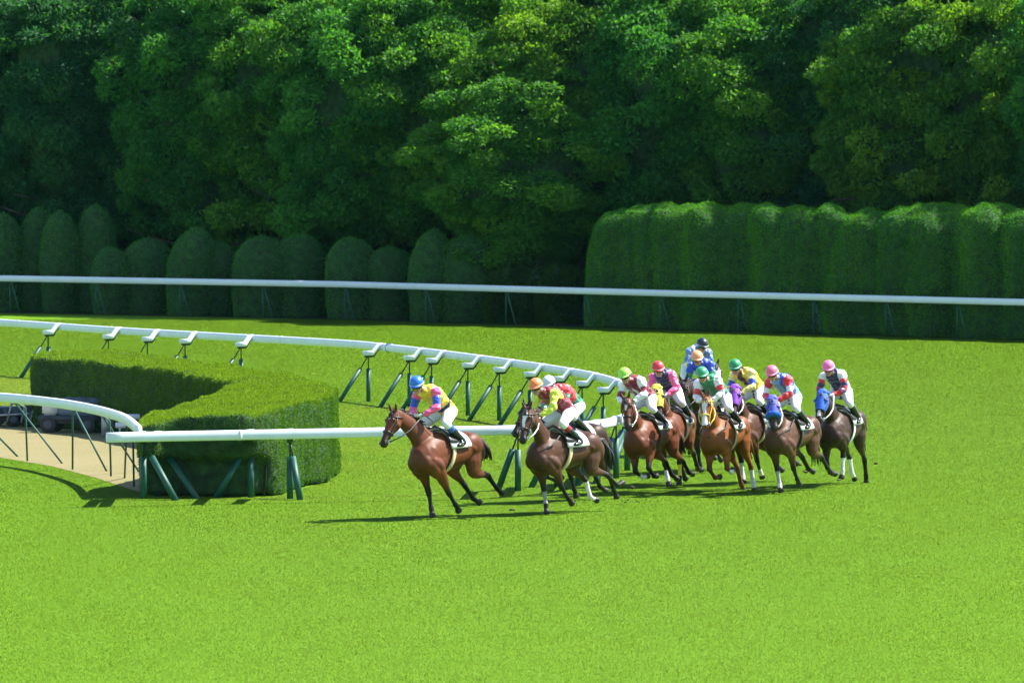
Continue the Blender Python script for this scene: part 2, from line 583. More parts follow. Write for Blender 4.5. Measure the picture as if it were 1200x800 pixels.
rail = thing('running_rail', 'long white inner running rail on green sleeved posts, curving round the infield', 'rail', inner_curve[0].xy.to_3d())
rail_off = rail.location.copy()
def local(parent_off, o):
    pass
bm = bmesh.new(); beam(bm, inner_curve)
obj('rail_beam', bm, WHITE, rail)
# coupling sleeves
for i in range(6, len(inner_curve) - 2, 9):
    p = inner_curve[i]; d = (inner_curve[i + 1] - inner_curve[i]).normalized()
    bm = bmesh.new(); beam(bm, [p, p + d * .06], .0585, .099)
    obj('coupling', bm, mat('coupling_grey', (0.62, 0.65, 0.70), .4), rail)
p = gp(454, 407.4, RZ); q = gp(457, 407.7, RZ)
bm = bmesh.new(); beam(bm, [p, p + (q - p).normalized() * .28], .0600, .101)
obj('blue_band', bm, BLUE_TAPE, rail)
fine = catmull([gp(x, y, RZ) for x, y in inner_px], 40)
def rail_at_px(x, far=True):
    best = None
    for q in fine:
        d = q - Vector((0, 0, CH)); zz = d.dot(_f)
        px = 600 + F * d.x / zz
        py = 400 - F * d.dot(_u) / zz
        if (py < 465) != far: continue
        if best is None or abs(px - x) < best[0]: best = (abs(px - x), q, py)
    return best[1], best[2]
def rail_frame(q):
    i = min(range(len(fine)), key=lambda k: (fine[k] - q).length)
    d = fine[min(i + 3, len(fine) - 1)] - fine[max(i - 3, 0)]; d.z = 0; d.normalize()
    return d, Vector((d.y, -d.x, 0))      # running direction, direction into the infield
for x in (-95, -38, 57, 126, 171.5, 217.5, 281, 433.5, 482.5, 508, 550, 588, 624, 657.5, 686, 711.5):
    rp, ry = rail_at_px(x + 14)
    d, n = rail_frame(rp)
    foot = Vector((rp.x, rp.y, 0)) + n * .34
    support(rail, rp, foot, foot + Vector((-.72, -.30, 0)), .052)
near = [(168, 587, 207, 588), (184, 584, 232, 586), (294, 585.5, 252, 585), (340, 587, 352, 587.5), (607, 578, 583, 576), (653, 573, 622, 573), (700, 569, 676, 571), (722, 563, 697, 569), (735, 554, 708, 560), (742, 545, 716, 552)]
for x, y, bx, by in near:
    rp, ry = rail_at_px(x, False)
    support(rail, rp, gp(x, y - 3), gp(bx, by - 2), .062)

# the far outer rail
fr = thing('outer_rail', 'straight white outer rail on thin green posts before the clipped conifers', 'rail', gp(0, 367))
far_tab = [(-600, 314), (0, 325.8), (400, 333), (800, 343.5), (1200, 353.8), (1900, 373)]
def far_pt(x):
    e = gp(x, interp(x, edge_tab))
    return e
fpts = []
for x in range(-300, 1550, 50):
    e = far_pt(x)
    z = 1.10
    fpts.append(Vector((e.x, e.y - .12, z)))
bm = bmesh.new(); beam(bm, fpts, .06, .098)
obj('rail_beam', bm, WHITE, fr)
for x in (-190, -88, 12, 112, 211, 308, 404, 499, 593, 685, 774, 865, 953, 1038, 1122, 1204, 1285, 1366):
    e = far_pt(x)
    bm = bmesh.new(); tube(bm, [e + Vector((0, 0, -.05)), e + Vector((0, -.05, 1.04))], .022, 8)
    obj('post', bm, THIN_GREEN, fr)
    b2 = gp(x + 12, interp(x + 12, edge_tab))
    bm = bmesh.new(); tube(bm, [b2 + Vector((0, 0, -.03)), e + Vector((.03, -.05, 1.03))], .022, 8)
    obj('brace', bm, THIN_GREEN, fr)

# curved rail of the crossing on the left
cr = thing('crossing_rail', 'curved white rail on thin poles beside the dry path', 'rail', gp(85, 550))
cr_px = [(-150, 460), (-60, 462), (0, 465.5), (40, 469), (80, 474), (114, 480.5), (140, 488), (153, 495), (163, 504)]
cr_curve = catmull([gp(x, y, 1.30) for x, y in cr_px], 5)
bm = bmesh.new(); beam(bm, cr_curve, .06, .098)
obj('rail_beam', bm, WHITE, cr)
for x, y, bx, by in ((-60, 530, -38, 534), (-20, 534, 21, 535), (32, 540, 73, 543), (85, 550, 125, 552), (130, 558, 163, 553), (157, 570, 146, 560)):
    f = gp(x, y)
    q = nearest_on(cr_curve, f)
    top = Vector((f.x, f.y, 1.24)); tq = Vector((q.x, q.y, 1.22))
    bm = bmesh.new(); tube(bm, [f, Vector((lerp(f.x, q.x, .15), lerp(f.y, q.y, .15), 1.1)), tq], .020, 8)
    obj('post', bm, THIN_GREEN, cr)
    bm = bmesh.new(); tube(bm, [gp(bx, by), tq], .020, 8)
    obj('brace', bm, THIN_GREEN, cr)
for o in (rail, fr, cr):
    for ch in o.children:
        ch.matrix_parent_inverse = Matrix.Translation(-o.location)

# ------------------------------------------------------------------ front clipped hedge
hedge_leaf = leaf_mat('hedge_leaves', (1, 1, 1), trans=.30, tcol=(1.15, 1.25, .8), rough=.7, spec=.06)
hedge_core = mat('hedge_core', (0.016, 0.050, 0.012), .95, noise_scale=6, noise_amt=.7, bump=1.0)  # dark green, inner shade of the foliage put into the colour

def noisy(me, amp, sc, axis_mask=(1, 1, 1)):
    V = vco(me); 
    nn = np.array([list(noise.noise_vector(Vector((v[0] * sc, v[1] * sc, v[2] * sc)))) for v in V], np.float32)
    V = V + nn * amp * np.array(axis_mask, np.float32)
    me.vertices.foreach_set('co', V.ravel()); me.update()

def front_hedge():
    t = thing('clipped_hedge', 'low flat-topped hairpin hedge inside the bend of the white rail', 'hedge', gp(300, 560))
    bm = bmesh.new()
    outline = catmull(hedge_poly + [hedge_poly[0]], 4)[:-1]
    lo = [bm.verts.new((p.x, p.y, 0.02)) for p in outline]; hi = [bm.verts.new((p.x, p.y, p.z)) for p in outline]
    n = len(outline)
    for i in range(n):
        j = (i + 1) % n
        bm.faces.new((lo[i], lo[j], hi[j], hi[i]))
    f1 = bm.faces.new(hi); f2 = bm.faces.new(list(reversed(lo)))
    bmesh.ops.triangulate(bm, faces=[f1, f2])
    me = remesh(bm, .09, 1, .5)
    noisy(me, .09, .7); noisy(me, .045, 3.0)
    V = vco(me)
    # bare legs of the front arm: foliage starts higher there
    px = 600 + F * V[:, 0] / V[:, 1]
    m = sstep(330, 300, px) * sstep(152.5, 150.0, V[:, 1]) * sstep(.85, .62, V[:, 2])
    V[:, 1] += m * .38 * (V[:, 1] < 147.6 + 0 * m)
    me.vertices.foreach_set('co', V.ravel()); me.update()
    core = link('hedge_body', me, hedge_core, t)
    def keep(c):
        pxx = 600 + F * c[:, 0] / c[:, 1]
        k = np.ones(len(c))
        k[(pxx < 318) & (c[:, 1] < 150) & (c[:, 2] < .74)] = .06
        k[c[:, 1] > 168] *= .8
        k[c[:, 2] < .05] = 0
        return k
    n = 380000
    P, N = surface_samples(me, n, RNG, keep)
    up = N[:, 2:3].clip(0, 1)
    Q = leaf_quads(P, N, .055, .020, RNG, along=.55, droop=-.35, out=-.02)
    nz = value_noise(P[:, 0] * 1.5 + 7, P[:, 1] * 1.2, 21)[:, None]
    nv = value_noise((P[:, 0] + P[:, 1] * .5) * 9, P[:, 2] * 2.5, 22)[:, None]
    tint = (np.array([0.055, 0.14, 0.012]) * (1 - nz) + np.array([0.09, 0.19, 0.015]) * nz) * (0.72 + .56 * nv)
    # up-facing leaves tinted lighter: sunlight put into their colour
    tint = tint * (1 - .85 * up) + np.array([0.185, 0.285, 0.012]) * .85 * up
    tint = tint * (0.75 + .5 * RNG.random((n, 1)))
    tint = tint * (1 + .5 * (RNG.random((n, 1)) < .05))
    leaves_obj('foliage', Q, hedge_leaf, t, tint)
    # thin bare stems under the front arm
    bm = bmesh.new()
    for i in range(13):
        x = lerp(200, 312, (i + rnd.random() * .8) / 13)
        p = gp(x, 581.5 - .5 * rnd.random())
        q = p + Vector((rnd.uniform(-.15, .15), rnd.uniform(-.1, .1), .85))
        tube(bm, [p, p.lerp(q, .5) + Vector((rnd.uniform(-.05, .05), 0, 0)), q], [.02, .015, .01], 6)
    obj('stems', bm, mat('dark_stems', (.03, .025, .018), .9), t)
    for ch in t.children:
        ch.matrix_parent_inverse = Matrix.Translation(-t.location)
front_hedge()

# ------------------------------------------------------------------ topiary domes, tall hedge
topiary_leaf = leaf_mat('topiary_leaves', (1, 1, 1), trans=.25, tcol=(1.1, 1.25, .7), rough=.9, spec=.02)
def fuzz(me, n, tint0, tint1, seed, L=.07, W=.035):
    P, N = surface_samples(me, n, RNG, lambda c: (c[:, 2] > .02) * 1.0)
    Q = leaf_quads(P, N, L, W, RNG, along=.5, out=-.02)
    nz = value_noise(P[:, 0] * 2.2 + seed, P[:, 2] * 1.1, 31)[:, None]
    t = (np.array(tint0) * (1 - nz) + np.array(tint1) * nz) * (0.7 + .6 * RNG.random((n, 1)))
    return Q, t

def dome_mesh(w, h, skew, point, depth):
    bm = bmesh.new()
    rings = []
    K = 16
    for k in range(K + 1):
        t = k / K
        z = h * t
        if t < .55: r = .86 + .14 * math.sin(t / .55 * math.pi * .5)
        else:
            q = (t - .55) / .45
            r = math.sqrt(max(0, 1 - q ** (2.2 - point))) if q < 1 else 0
        r = max(r, .03)
        rings.append(ring_pts(Vector((skew * t * t, 0, z)), Vector((1, 0, 0)), Vector((0, 1, 0)), w * r, depth * r, 22))
    loft(bm, rings)
    bmesh.ops.triangulate(bm, faces=[f for f in bm.faces if len(f.verts) > 4])
    bmesh.ops.subdivide_edges(bm, edges=bm.edges, cuts=1, use_grid_fill=True)
    me = bpy.data.meshes.new('dome'); bm.normal_update(); bm.to_mesh(me); bm.free()
    return me

domes = [ # x
    (3, 23, 249, 0, 0, 'tall domed conifer at the left edge of the row'),
    (45, 23, 243, 0, .1, 'tall clipped conifer second in the row, partly merged with its neighbour'),
    (70, 22, 247, 0, 0, 'tall clipped conifer third in the row, slightly lower than the second'),
    (111, 23, 240, .05, 0, 'tallest clipped conifer dome of the row'),
    (129, 21, 289, 0, 0, 'small low clipped dome tucked before the tallest one'),
    (174, 31, 279, 0, 0, 'broad rounded clipped dome standing beside the small low one'),
    (222, 27, 266, .25, .5, 'pointed clipped conifer leaning towards the thicket'),
    (254, 26, 283, 0, 0, 'squat clipped dome just behind the pointed leaning one'),
    (303, 31, 276, .1, .1, 'wide clipped dome with a gently rounded crown in the middle of the row'),
    (351, 31, 274, 0, .1, 'full egg-shaped clipped dome in the middle of the row'),
    (411, 29, 277, 0, 0, 'even rounded clipped dome before the dark trees'),
    (456, 31, 289, 0, 0, 'lowest broad clipped dome, standing next to a pointed one'),
    (503, 24, 268, .15, .45, 'narrow pointed clipped conifer towards the far end of the domes'),
    (551, 37, 275, 0, 0, 'widest clipped dome, last of the row before the tall hedge'),
    (-45, 24, 246, 0, 0, 'tall clipped conifer outside the frame, beside the edge one'),
    (-95, 26, 262, 0, 0, 'rounded clipped conifer outside the frame, third from the edge'),
    (-148, 28, 272, 0, 0, 'broad clipped conifer outside the frame, fourth from the edge'),
]
for i, (x, w, ty, sk, pt, lab) in enumerate(domes):
    e = gp(x, interp(x, edge_tab))
    D = e.y + 1.35 + (0.9 if i % 2 else 0) + (.6 if ty < 260 else 0)
    top = gp_at(x, ty, D)
    base = Vector((top.x, D, 0))
    t = thing('topiary_conifer', lab, 'topiary', base, 'clipped conifer domes behind the outer rail')
    sc = D / F
    me = dome_mesh(w * sc * 1.04, top.z, sk, pt, max(.8, w * sc))
    V = vco(me)
    nn = np.array([list(noise.noise_vector(Vector((v[0] * 1.6 + i * 9, v[1] * 1.6, v[2] * 1.6)))) for v in V], np.float32)
    me.vertices.foreach_set('co', (V + nn * .05).ravel()); me.update()
    me.polygons.foreach_set('use_smooth', [True] * len(me.polygons))
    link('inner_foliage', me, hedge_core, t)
    Q, tt = fuzz(me, int(4200 * w * sc * top.z), (0.040, 0.17, 0.034), (0.070, 0.23, 0.030), i * 5.3)
    leaves_obj('foliage', Q, topiary_leaf, t, tt)

def tall_hedge():
    t = thing('tall_hedge', 'long tall clipped hedge with a scalloped bright green top behind the outer rail', 'hedge', gp(940, 391))
    xs = []
    x = 720
    bm = bmesh.new()
    r2 = random.Random(5)
    i = 0
    while x < 1420:
        e = gp(x, interp(x, edge_tab))
        D = e.y + 1.75 + r2.uniform(-.3, .5)
        ty = 241 + r2.uniform(-5, 5)
        if 1150 < x < 1185: ty = 236
        w = r2.uniform(15, 25) * D / F
        top = gp_at(x, ty, D)
        lean = r2.uniform(-.15, .45)
        b = Vector((top.x, D, 0))
        rings = []
        for k in range(17):
            q = k / 16; z = top.z * q
            r = 1.0 if q < .80 else math.sqrt(max(0.002, 1 - ((q - .80) / .2) ** 2.2))
            rings.append(ring_pts(b + Vector((lean * (q * q - .4), 0, z)), Vector((1, 0, 0)), Vector((0, 1, 0)), w * 1.22 * r, 1.25 * (.93 + .07 * q) * r, 20, 2.3))
        loft(bm, rings)
        x += r2.uniform(14, 25); i += 1
    me = remesh(bm, .10, 4, .5)
    V = vco(me) 
    nn = np.array([list(noise.noise_vector(Vector((v[0] * .9, v[1] * .9, v[2] * .45)))) for v in V], np.float32)
    V = V + nn * .16
    nn = np.array([list(noise.noise_vector(Vector((v[0] * 3.5, v[1] * 3.5, v[2] * 2.5)))) for v in V], np.float32)
    V = V + nn * .05
    V[:, 2] = np.maximum(V[:, 2], .01)
    me.vertices.foreach_set('co', V.ravel()); me.update()
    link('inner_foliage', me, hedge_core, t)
    Q, tt = fuzz(me, 280000, (0.048, 0.19, 0.020), (0.10, 0.28, 0.018), 3.0, .07, .035)
    leaves_obj('foliage', Q, topiary_leaf, t, tt)
    for ch in t.children:
        ch.matrix_parent_inverse = Matrix.Translation(-t.location)
tall_hedge()

# ------------------------------------------------------------------ trees
tree_leaf = leaf_mat('tree_leaves', (1, 1, 1), trans=.45, tcol=(1.9, 1.9, .5), rough=.6, spec=.18)
def crown_mesh(seed, rx, rz, zc, nblob, leaf_n, L=.145, W=.085, droop=.6, col0=(0.028, 0.125, 0.030), col1=(0.055, 0.19, 0.028)):
    rr = np.random.default_rng(seed)
    blobs = []
    ga = math.pi * (3 - math.sqrt(5))
    for i in range(nblob):
        z = 1 - 2 * (i + .5) / nblob
        r = math.sqrt(1 - z * z); th = i * ga + rr.normal() * .25
        k = 1 + .28 * noise.noise(Vector((r * math.cos(th) * 2 + seed, r * math.sin(th) * 2, z * 2.5))) * 2 - rr.random() * .18
        c = np.array([rx * r * math.cos(th) * k, rx * r * math.sin(th) * k, zc + rz * z * k])
        blobs.append((c, .42 + .46 * rr.random(), rr.random()))
    for i in range(nblob // 2):      # inner clumps seen through the gaps
        d = rr.normal(size=3); d /= np.linalg.norm(d)
        blobs.append((np.array([rx * .74, rx * .74, rz * .80]) * d + np.array([0, 0, zc]), .75, rr.random() * .3))
    Vs, Ts = [], []
    ctr = np.array([0, 0, zc])
    for c, br, tv in blobs:
        n = int(leaf_n * 1.35 * br * br / .60)
        d = rr.normal(size=(n, 3)); d /= np.linalg.norm(d, axis=1)[:, None]
        outw = (c - ctr) / np.array([rx, rx, rz]); outw /= np.linalg.norm(outw) + 1e-6
        # favour the outer and upper half of every clump
        flip = (d @ (outw + np.array([0, 0, .5]))) < -.15
        d[flip] *= -1
        P = c + d * br * np.array([1, 1, .62]) * (0.75 + .3 * rr.random((n, 1)))
        ax = d * .7 + rr.normal(size=(n, 3)) * .6 + np.array([0, 0, -droop])
        N = ax / np.linalg.norm(ax, axis=1)[:, None]
        Vs.append(leaf_quads(P, N, L, W, rr, along=.5))
        t = np.array(col0) * (1 - tv) + np.array(col1) * tv
        Ts.append(t * (0.60 + .8 * rr.random((n, 1))))
    V = np.concatenate(Vs); T = np.concatenate(Ts)
    # opaque dark core, added to block light and darken the gaps
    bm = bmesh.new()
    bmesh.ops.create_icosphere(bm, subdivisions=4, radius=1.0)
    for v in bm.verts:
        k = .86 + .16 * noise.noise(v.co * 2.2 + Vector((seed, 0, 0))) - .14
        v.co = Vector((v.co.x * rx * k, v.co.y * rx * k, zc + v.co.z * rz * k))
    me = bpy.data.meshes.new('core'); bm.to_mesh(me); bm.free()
    return V, T, me

def trunk_bm(seed, h, r, rx):
    rr = random.Random(seed)
    bm = bmesh.new()
    lean = Vector((rr.uniform(-.3, .3), rr.uniform(-.3, .3), 0))
    pts = [Vector((0, 0, -.1)), Vector((0, 0, .4)), lean * .3 + Vector((0, 0, h * .35)), lean * .7 + Vector((0, 0, h * .65)), lean + Vector((0, 0, h))]
    tube(bm, pts, [r * 1.35, r, r * .85, r * .6, r * .2], 12)
    for k in range(9):
        z = h * (.22 + .07 * k); a = rr.random() * 6.28
        st = lean * (z / h) + Vector((0, 0, z))
        dr = Vector((math.cos(a), math.sin(a), 0))
        l = rx * rr.uniform(.7, 1.0)
        tube(bm, [st, st + dr * l * .4 + Vector((0, 0, .35)), st + dr * l + Vector((0, 0, rr.uniform(.3, 1.0)))], [r * .4, r * .25, r * .08], 7)
    return bm

kinds = [
    dict(seed=3, rx=2.5, rz=4.3, zc=6.1, nblob=140, leaf_n=430),
    dict(seed=8, rx=2.7, rz=4.0, zc=6.0, nblob=135, leaf_n=430, col0=(0.035, 0.135, 0.024), col1=(0.085, 0.21, 0.024)),
    dict(seed=14, rx=2.3, rz=4.6, zc=6.6, nblob=130, leaf_n=400, L=.17, W=.065, droop=.7, col0=(0.018, 0.085, 0.038), col1=(0.035, 0.125, 0.040)),
    dict(seed=21, rx=2.8, rz=4.2, zc=6.0, nblob=130, leaf_n=400, L=.14, W=.09, droop=.3, col0=(0.040, 0.13, 0.022), col1=(0.11, 0.22, 0.020)),
]
proto = []
for k in kinds:
    V, T, core = crown_mesh(**k)
    q = np_mesh('foliage', V, np.arange(len(V)), 4, tree_leaf, None, color=np.repeat(T, 4, axis=0))
    me_leaf = q.data; bpy.data.objects.remove(q)
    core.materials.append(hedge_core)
    core.polygons.foreach_set('use_smooth', [True] * len(core.polygons))
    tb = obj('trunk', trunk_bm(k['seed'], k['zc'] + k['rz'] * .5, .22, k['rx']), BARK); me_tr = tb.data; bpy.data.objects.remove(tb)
    proto.append((me_leaf, core, me_tr))
front = [ # x px, extra depth, kind, height scale, rot, label
    (-215, 6.2, 1, .98, 2.2, 'green tree outside the frame, far end of the wood'),
    (-125, 5.8, 0, 1.0, 1.2, 'dense tree outside the frame behind the clipped conifers'),
    (-30, 6.5, 2, .95, .3, 'dark feathery evergreen at the left edge of the wood'),
    (70, 6.2, 2, .97, 2.1, 'dark drooping evergreen above the tall topiary domes'),
    (150, 7.8, 2, 1.0, 4.0, 'dim evergreen recessed between two fuller trees'),
    (232, 6.0, 0, 1.0, 1.0, 'dense mid-green tree rising behind the pointed topiary'),
    (330, 6.4, 1, 1.02, 2.5, 'tree with yellow-green sunlit sprays near its top, behind the egg-shaped dome'),
    (425, 5.6, 0, .97, 3.9, 'dense leafy tree whose shoulder catches the sun behind the rounded domes'),
    (515, 7.0, 1, 1.02, 5.2, 'full green tree set back behind the narrow pointed topiary'),
    (615, 4.2, 1, .74, .4, 'lower fresh green tree bulging forward beside the end of the tall hedge'),
    (680, 7.6, 3, 1.0, 3.3, 'tree with light yellow-green top above the end of the tall hedge'),
    (790, 8.0, 0, 1.0, 5.5, 'dense dark tree behind the near end of the tall hedge'),
    (890, 8.6, 1, .98, 1.7, 'tree with bright shoots high up behind the tall hedge'),
    (985, 9.6, 2, .98, 3.0, 'dark open tree in the gap above the tall hedge'),
    (1075, 8.2, 3, 1.0, .9, 'airy olive-green tree behind the tall hedge'),
    (1180, 8.8, 3, 1.02, 4.4, 'airy yellow-green tree towards the right end of the wood'),
    (1290, 8.2, 0, 1.0, 2.8, 'dense tree beyond the right edge of the tall hedge'),
    (1385, 8.4, 1, 1.0, 5.0, 'green tree outside the frame beyond the tall hedge'),
]
def place_tree(name, lab, x, y, k, s, rot, grp):
    t = thing(name, lab, 'tree', (x, y, 0), grp)
    lf, co, tr = proto[k]
    c = bpy.data.objects.new('crown', co); COL.objects.link(c); c.parent = t  # opaque dark core that blocks light, parent of the leaves
    l = bpy.data.objects.new('foliage', lf); COL.objects.link(l); l.parent = c
    r = bpy.data.objects.new('trunk', tr); COL.objects.link(r); r.parent = t
    t.scale = (s[0], s[0], s[1]); t.rotation_euler = (0, 0, rot)
for x, dz, k, s, rot, lab in front:
    e = gp(x, interp(x, edge_tab))
    D = e.y + dz
    place_tree('broadleaf_tree' if k != 2 else 'evergreen_tree', lab, (x - 600) / F * D, D, k, (1.0, s), rot, 'front trees of the wood')
for i, x in enumerate((-290, -200, -110, 20, 115, 190, 285, 375, 470, 560, 650, 735, 840, 935, 1030, 1130, 1235, 1330)):
    e = gp(x, interp(x, edge_tab))
    D = e.y + 13.0 + (i % 3) * .9
    place_tree('background_tree', 'dark tree standing behind the front trees of the wood', (x - 600) / F * D, D, (0, 1, 3, 2)[i % 4], (1.2, 1.12 + .04 * (i % 2)), i * 1.3, 'second row of trees in the wood')

# understory shrubs filling the dark gap between domes and hedge
for i, (x, w, ty, lab) in enumerate([(612, 34, 300, 'loose dark shrub between the widest dome and the tall hedge'), (664, 32, 312, 'low dark shrub against the end of the tall hedge'),
                                     (590, 22, 345, 'small low shrub at the foot of the widest dome')]):
    e = gp(x, interp(x, edge_tab)); D = e.y + 2.3 - (.8 if i == 2 else 0)
    top = gp_at(x, ty, D); sc = D / F
    t = thing('shrub', lab, 'shrub', (top.x, D, 0))
    me = dome_mesh(w * sc, top.z, 0, 0, w * sc * .8)
    V = vco(me); nn = np.array([list(noise.noise_vector(Vector((v[0] * 1.6 + i * 9, v[1] * 1.6, v[2] * 1.6)))) for v in V], np.float32)
    me.vertices.foreach_set('co', (V + nn * .25).ravel()); me.update()
    link('inner_foliage', me, hedge_core, t)
    P, N = surface_samples(me, 4500, RNG)
    Q = leaf_quads(P, N, .2, .07, RNG, along=.6, droop=.3)
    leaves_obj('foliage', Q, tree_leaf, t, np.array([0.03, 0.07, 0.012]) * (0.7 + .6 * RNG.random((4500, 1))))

# undergrowth added beneath the trees to darken the pale gaps
me0 = dome_mesh(1.7, 3.0, 0, 0, 1.2)
V = vco(me0); nn = np.array([list(noise.noise_vector(Vector((v[0] * 1.3, v[1] * 1.3, v[2] * 1.3)))) for v in V], np.float32)
me0.vertices.foreach_set('co', (V + nn * .35).ravel()); me0.update(); me0.materials.append(hedge_core)
P, N = surface_samples(me0, 6000, RNG)
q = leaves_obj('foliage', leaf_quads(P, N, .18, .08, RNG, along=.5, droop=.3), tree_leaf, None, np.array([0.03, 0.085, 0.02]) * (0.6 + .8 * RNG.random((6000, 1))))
me1 = q.data; bpy.data.objects.remove(q)
for i, x in enumerate(range(-180, 1400, 78)):
    e = gp(x, interp(x, edge_tab)); D = e.y + 10.6 + (i % 3) * .3
    t = thing('undergrowth_shrub', 'dark wild shrub growing beneath the trees of the wood', 'shrub', ((x - 600) / F * D, D, 0), 'undergrowth shrubs beneath the trees')
    t.rotation_euler = (0, 0, i * 1.1)
    a = bpy.data.objects.new('inner_foliage', me0); COL.objects.link(a); a.parent = t
    b = bpy.data.objects.new('foliage', me1); COL.objects.link(b); b.parent = a

# ------------------------------------------------------------------ thin cyan haze, added to tint the distant shadows teal
bm = bmesh.new()
box(bm, (0, 190, 7.5), (620, 480, 19))
hz = obj('haze', bm, None, smooth=False)
hm = bpy.data.materials.new('air'); hm.use_nodes = True
nt = hm.node_tree
for n in list(nt.nodes):
    if n.type != 'OUTPUT_MATERIAL': nt.nodes.remove(n)
pv = nt.nodes.new('ShaderNodeVolumePrincipled')
pv.inputs['Color'].default_value = (.25, .80, .85, 1)
pv.inputs['Density'].default_value = 0.00002
pv.inputs['Anisotropy'].default_value = 0.0
nt.links.new(pv.outputs[0], nt.nodes['Material Output'].inputs['Volume'])
hz.data.materials.append(hm)
tag(hz, kind='stuff')

# ------------------------------------------------------------------ race horses
coat_m = mat('horse_coat', rough=.5, spec=.22, attr=True, noise_scale=5, noise_amt=.22, bump=.35)
hair_m = mat('horse_hair', (0.012, 0.010, 0.010), .55, noise_scale=40, noise_amt=.5, bump=.5)
chest_hair_m = mat('chestnut_hair', (0.20, 0.075, 0.02), .55, noise_scale=40, noise_amt=.4, bump=.5)
eye_m = mat('horse_eye', (0.01, 0.006, 0.004), .08, spec=.8)
leather_m = mat('dark_leather', (0.018, 0.016, 0.016), .42)
brown_leather = mat('brown_leather', (0.12, 0.05, 0.02), .5)
tan_strap = mat('tan_webbing', (0.50, 0.42, 0.24), .7)
white_strap = mat('white_webbing', (0.75, 0.77, 0.78), .5)
yellow_strap = mat('yellow_webbing', (0.70, 0.50, 0.05), .5)
cloth_white = mat('white_saddle_cloth', (0.58, 0.61, 0.62), .8, noise_scale=15, noise_amt=.12)
steel_m = mat('bit_steel', (0.6, 0.62, 0.65), .25, metal=1.0)

TRUNK = [  # x, z centre, half height, half width
    (0.87, 1.14, .09, .07), (0.83, 1.14, .18, .145), (0.72, 1.155, .275, .21), (0.58, 1.18, .335, .24), (0.42, 1.21, .37, .255), (0.26, 1.22, .37, .265),
    (0.05, 1.22, .325, .285), (-0.18, 1.225, .305, .29), (-0.38, 1.25, .275, .275), (-0.55, 1.28, .26, .265), (-0.70, 1.29, .25, .265), (-0.84, 1.27, .215, .225), (-0.94, 1.25, .15, .14), (-0.985, 1.25, .06, .06)]
def trunk_ring(x):
    T = TRUNK
    if x >= T[0][0]: return T[0][1:]
    for a, b in zip(T, T[1:]):
        if x >= b[0]:
            t = (x - a[0]) / (b[0] - a[0])
            t = t * t * (3 - 2 * t) if False else t
            return tuple(lerp(a[k], b[k], t) for k in (1, 2, 3))
    return T[-1][1:]

def bend(P, yaw, x0=.45):
    """turn the forehand sideways: yaw in radians reached gradually in front of x0"""
    return P

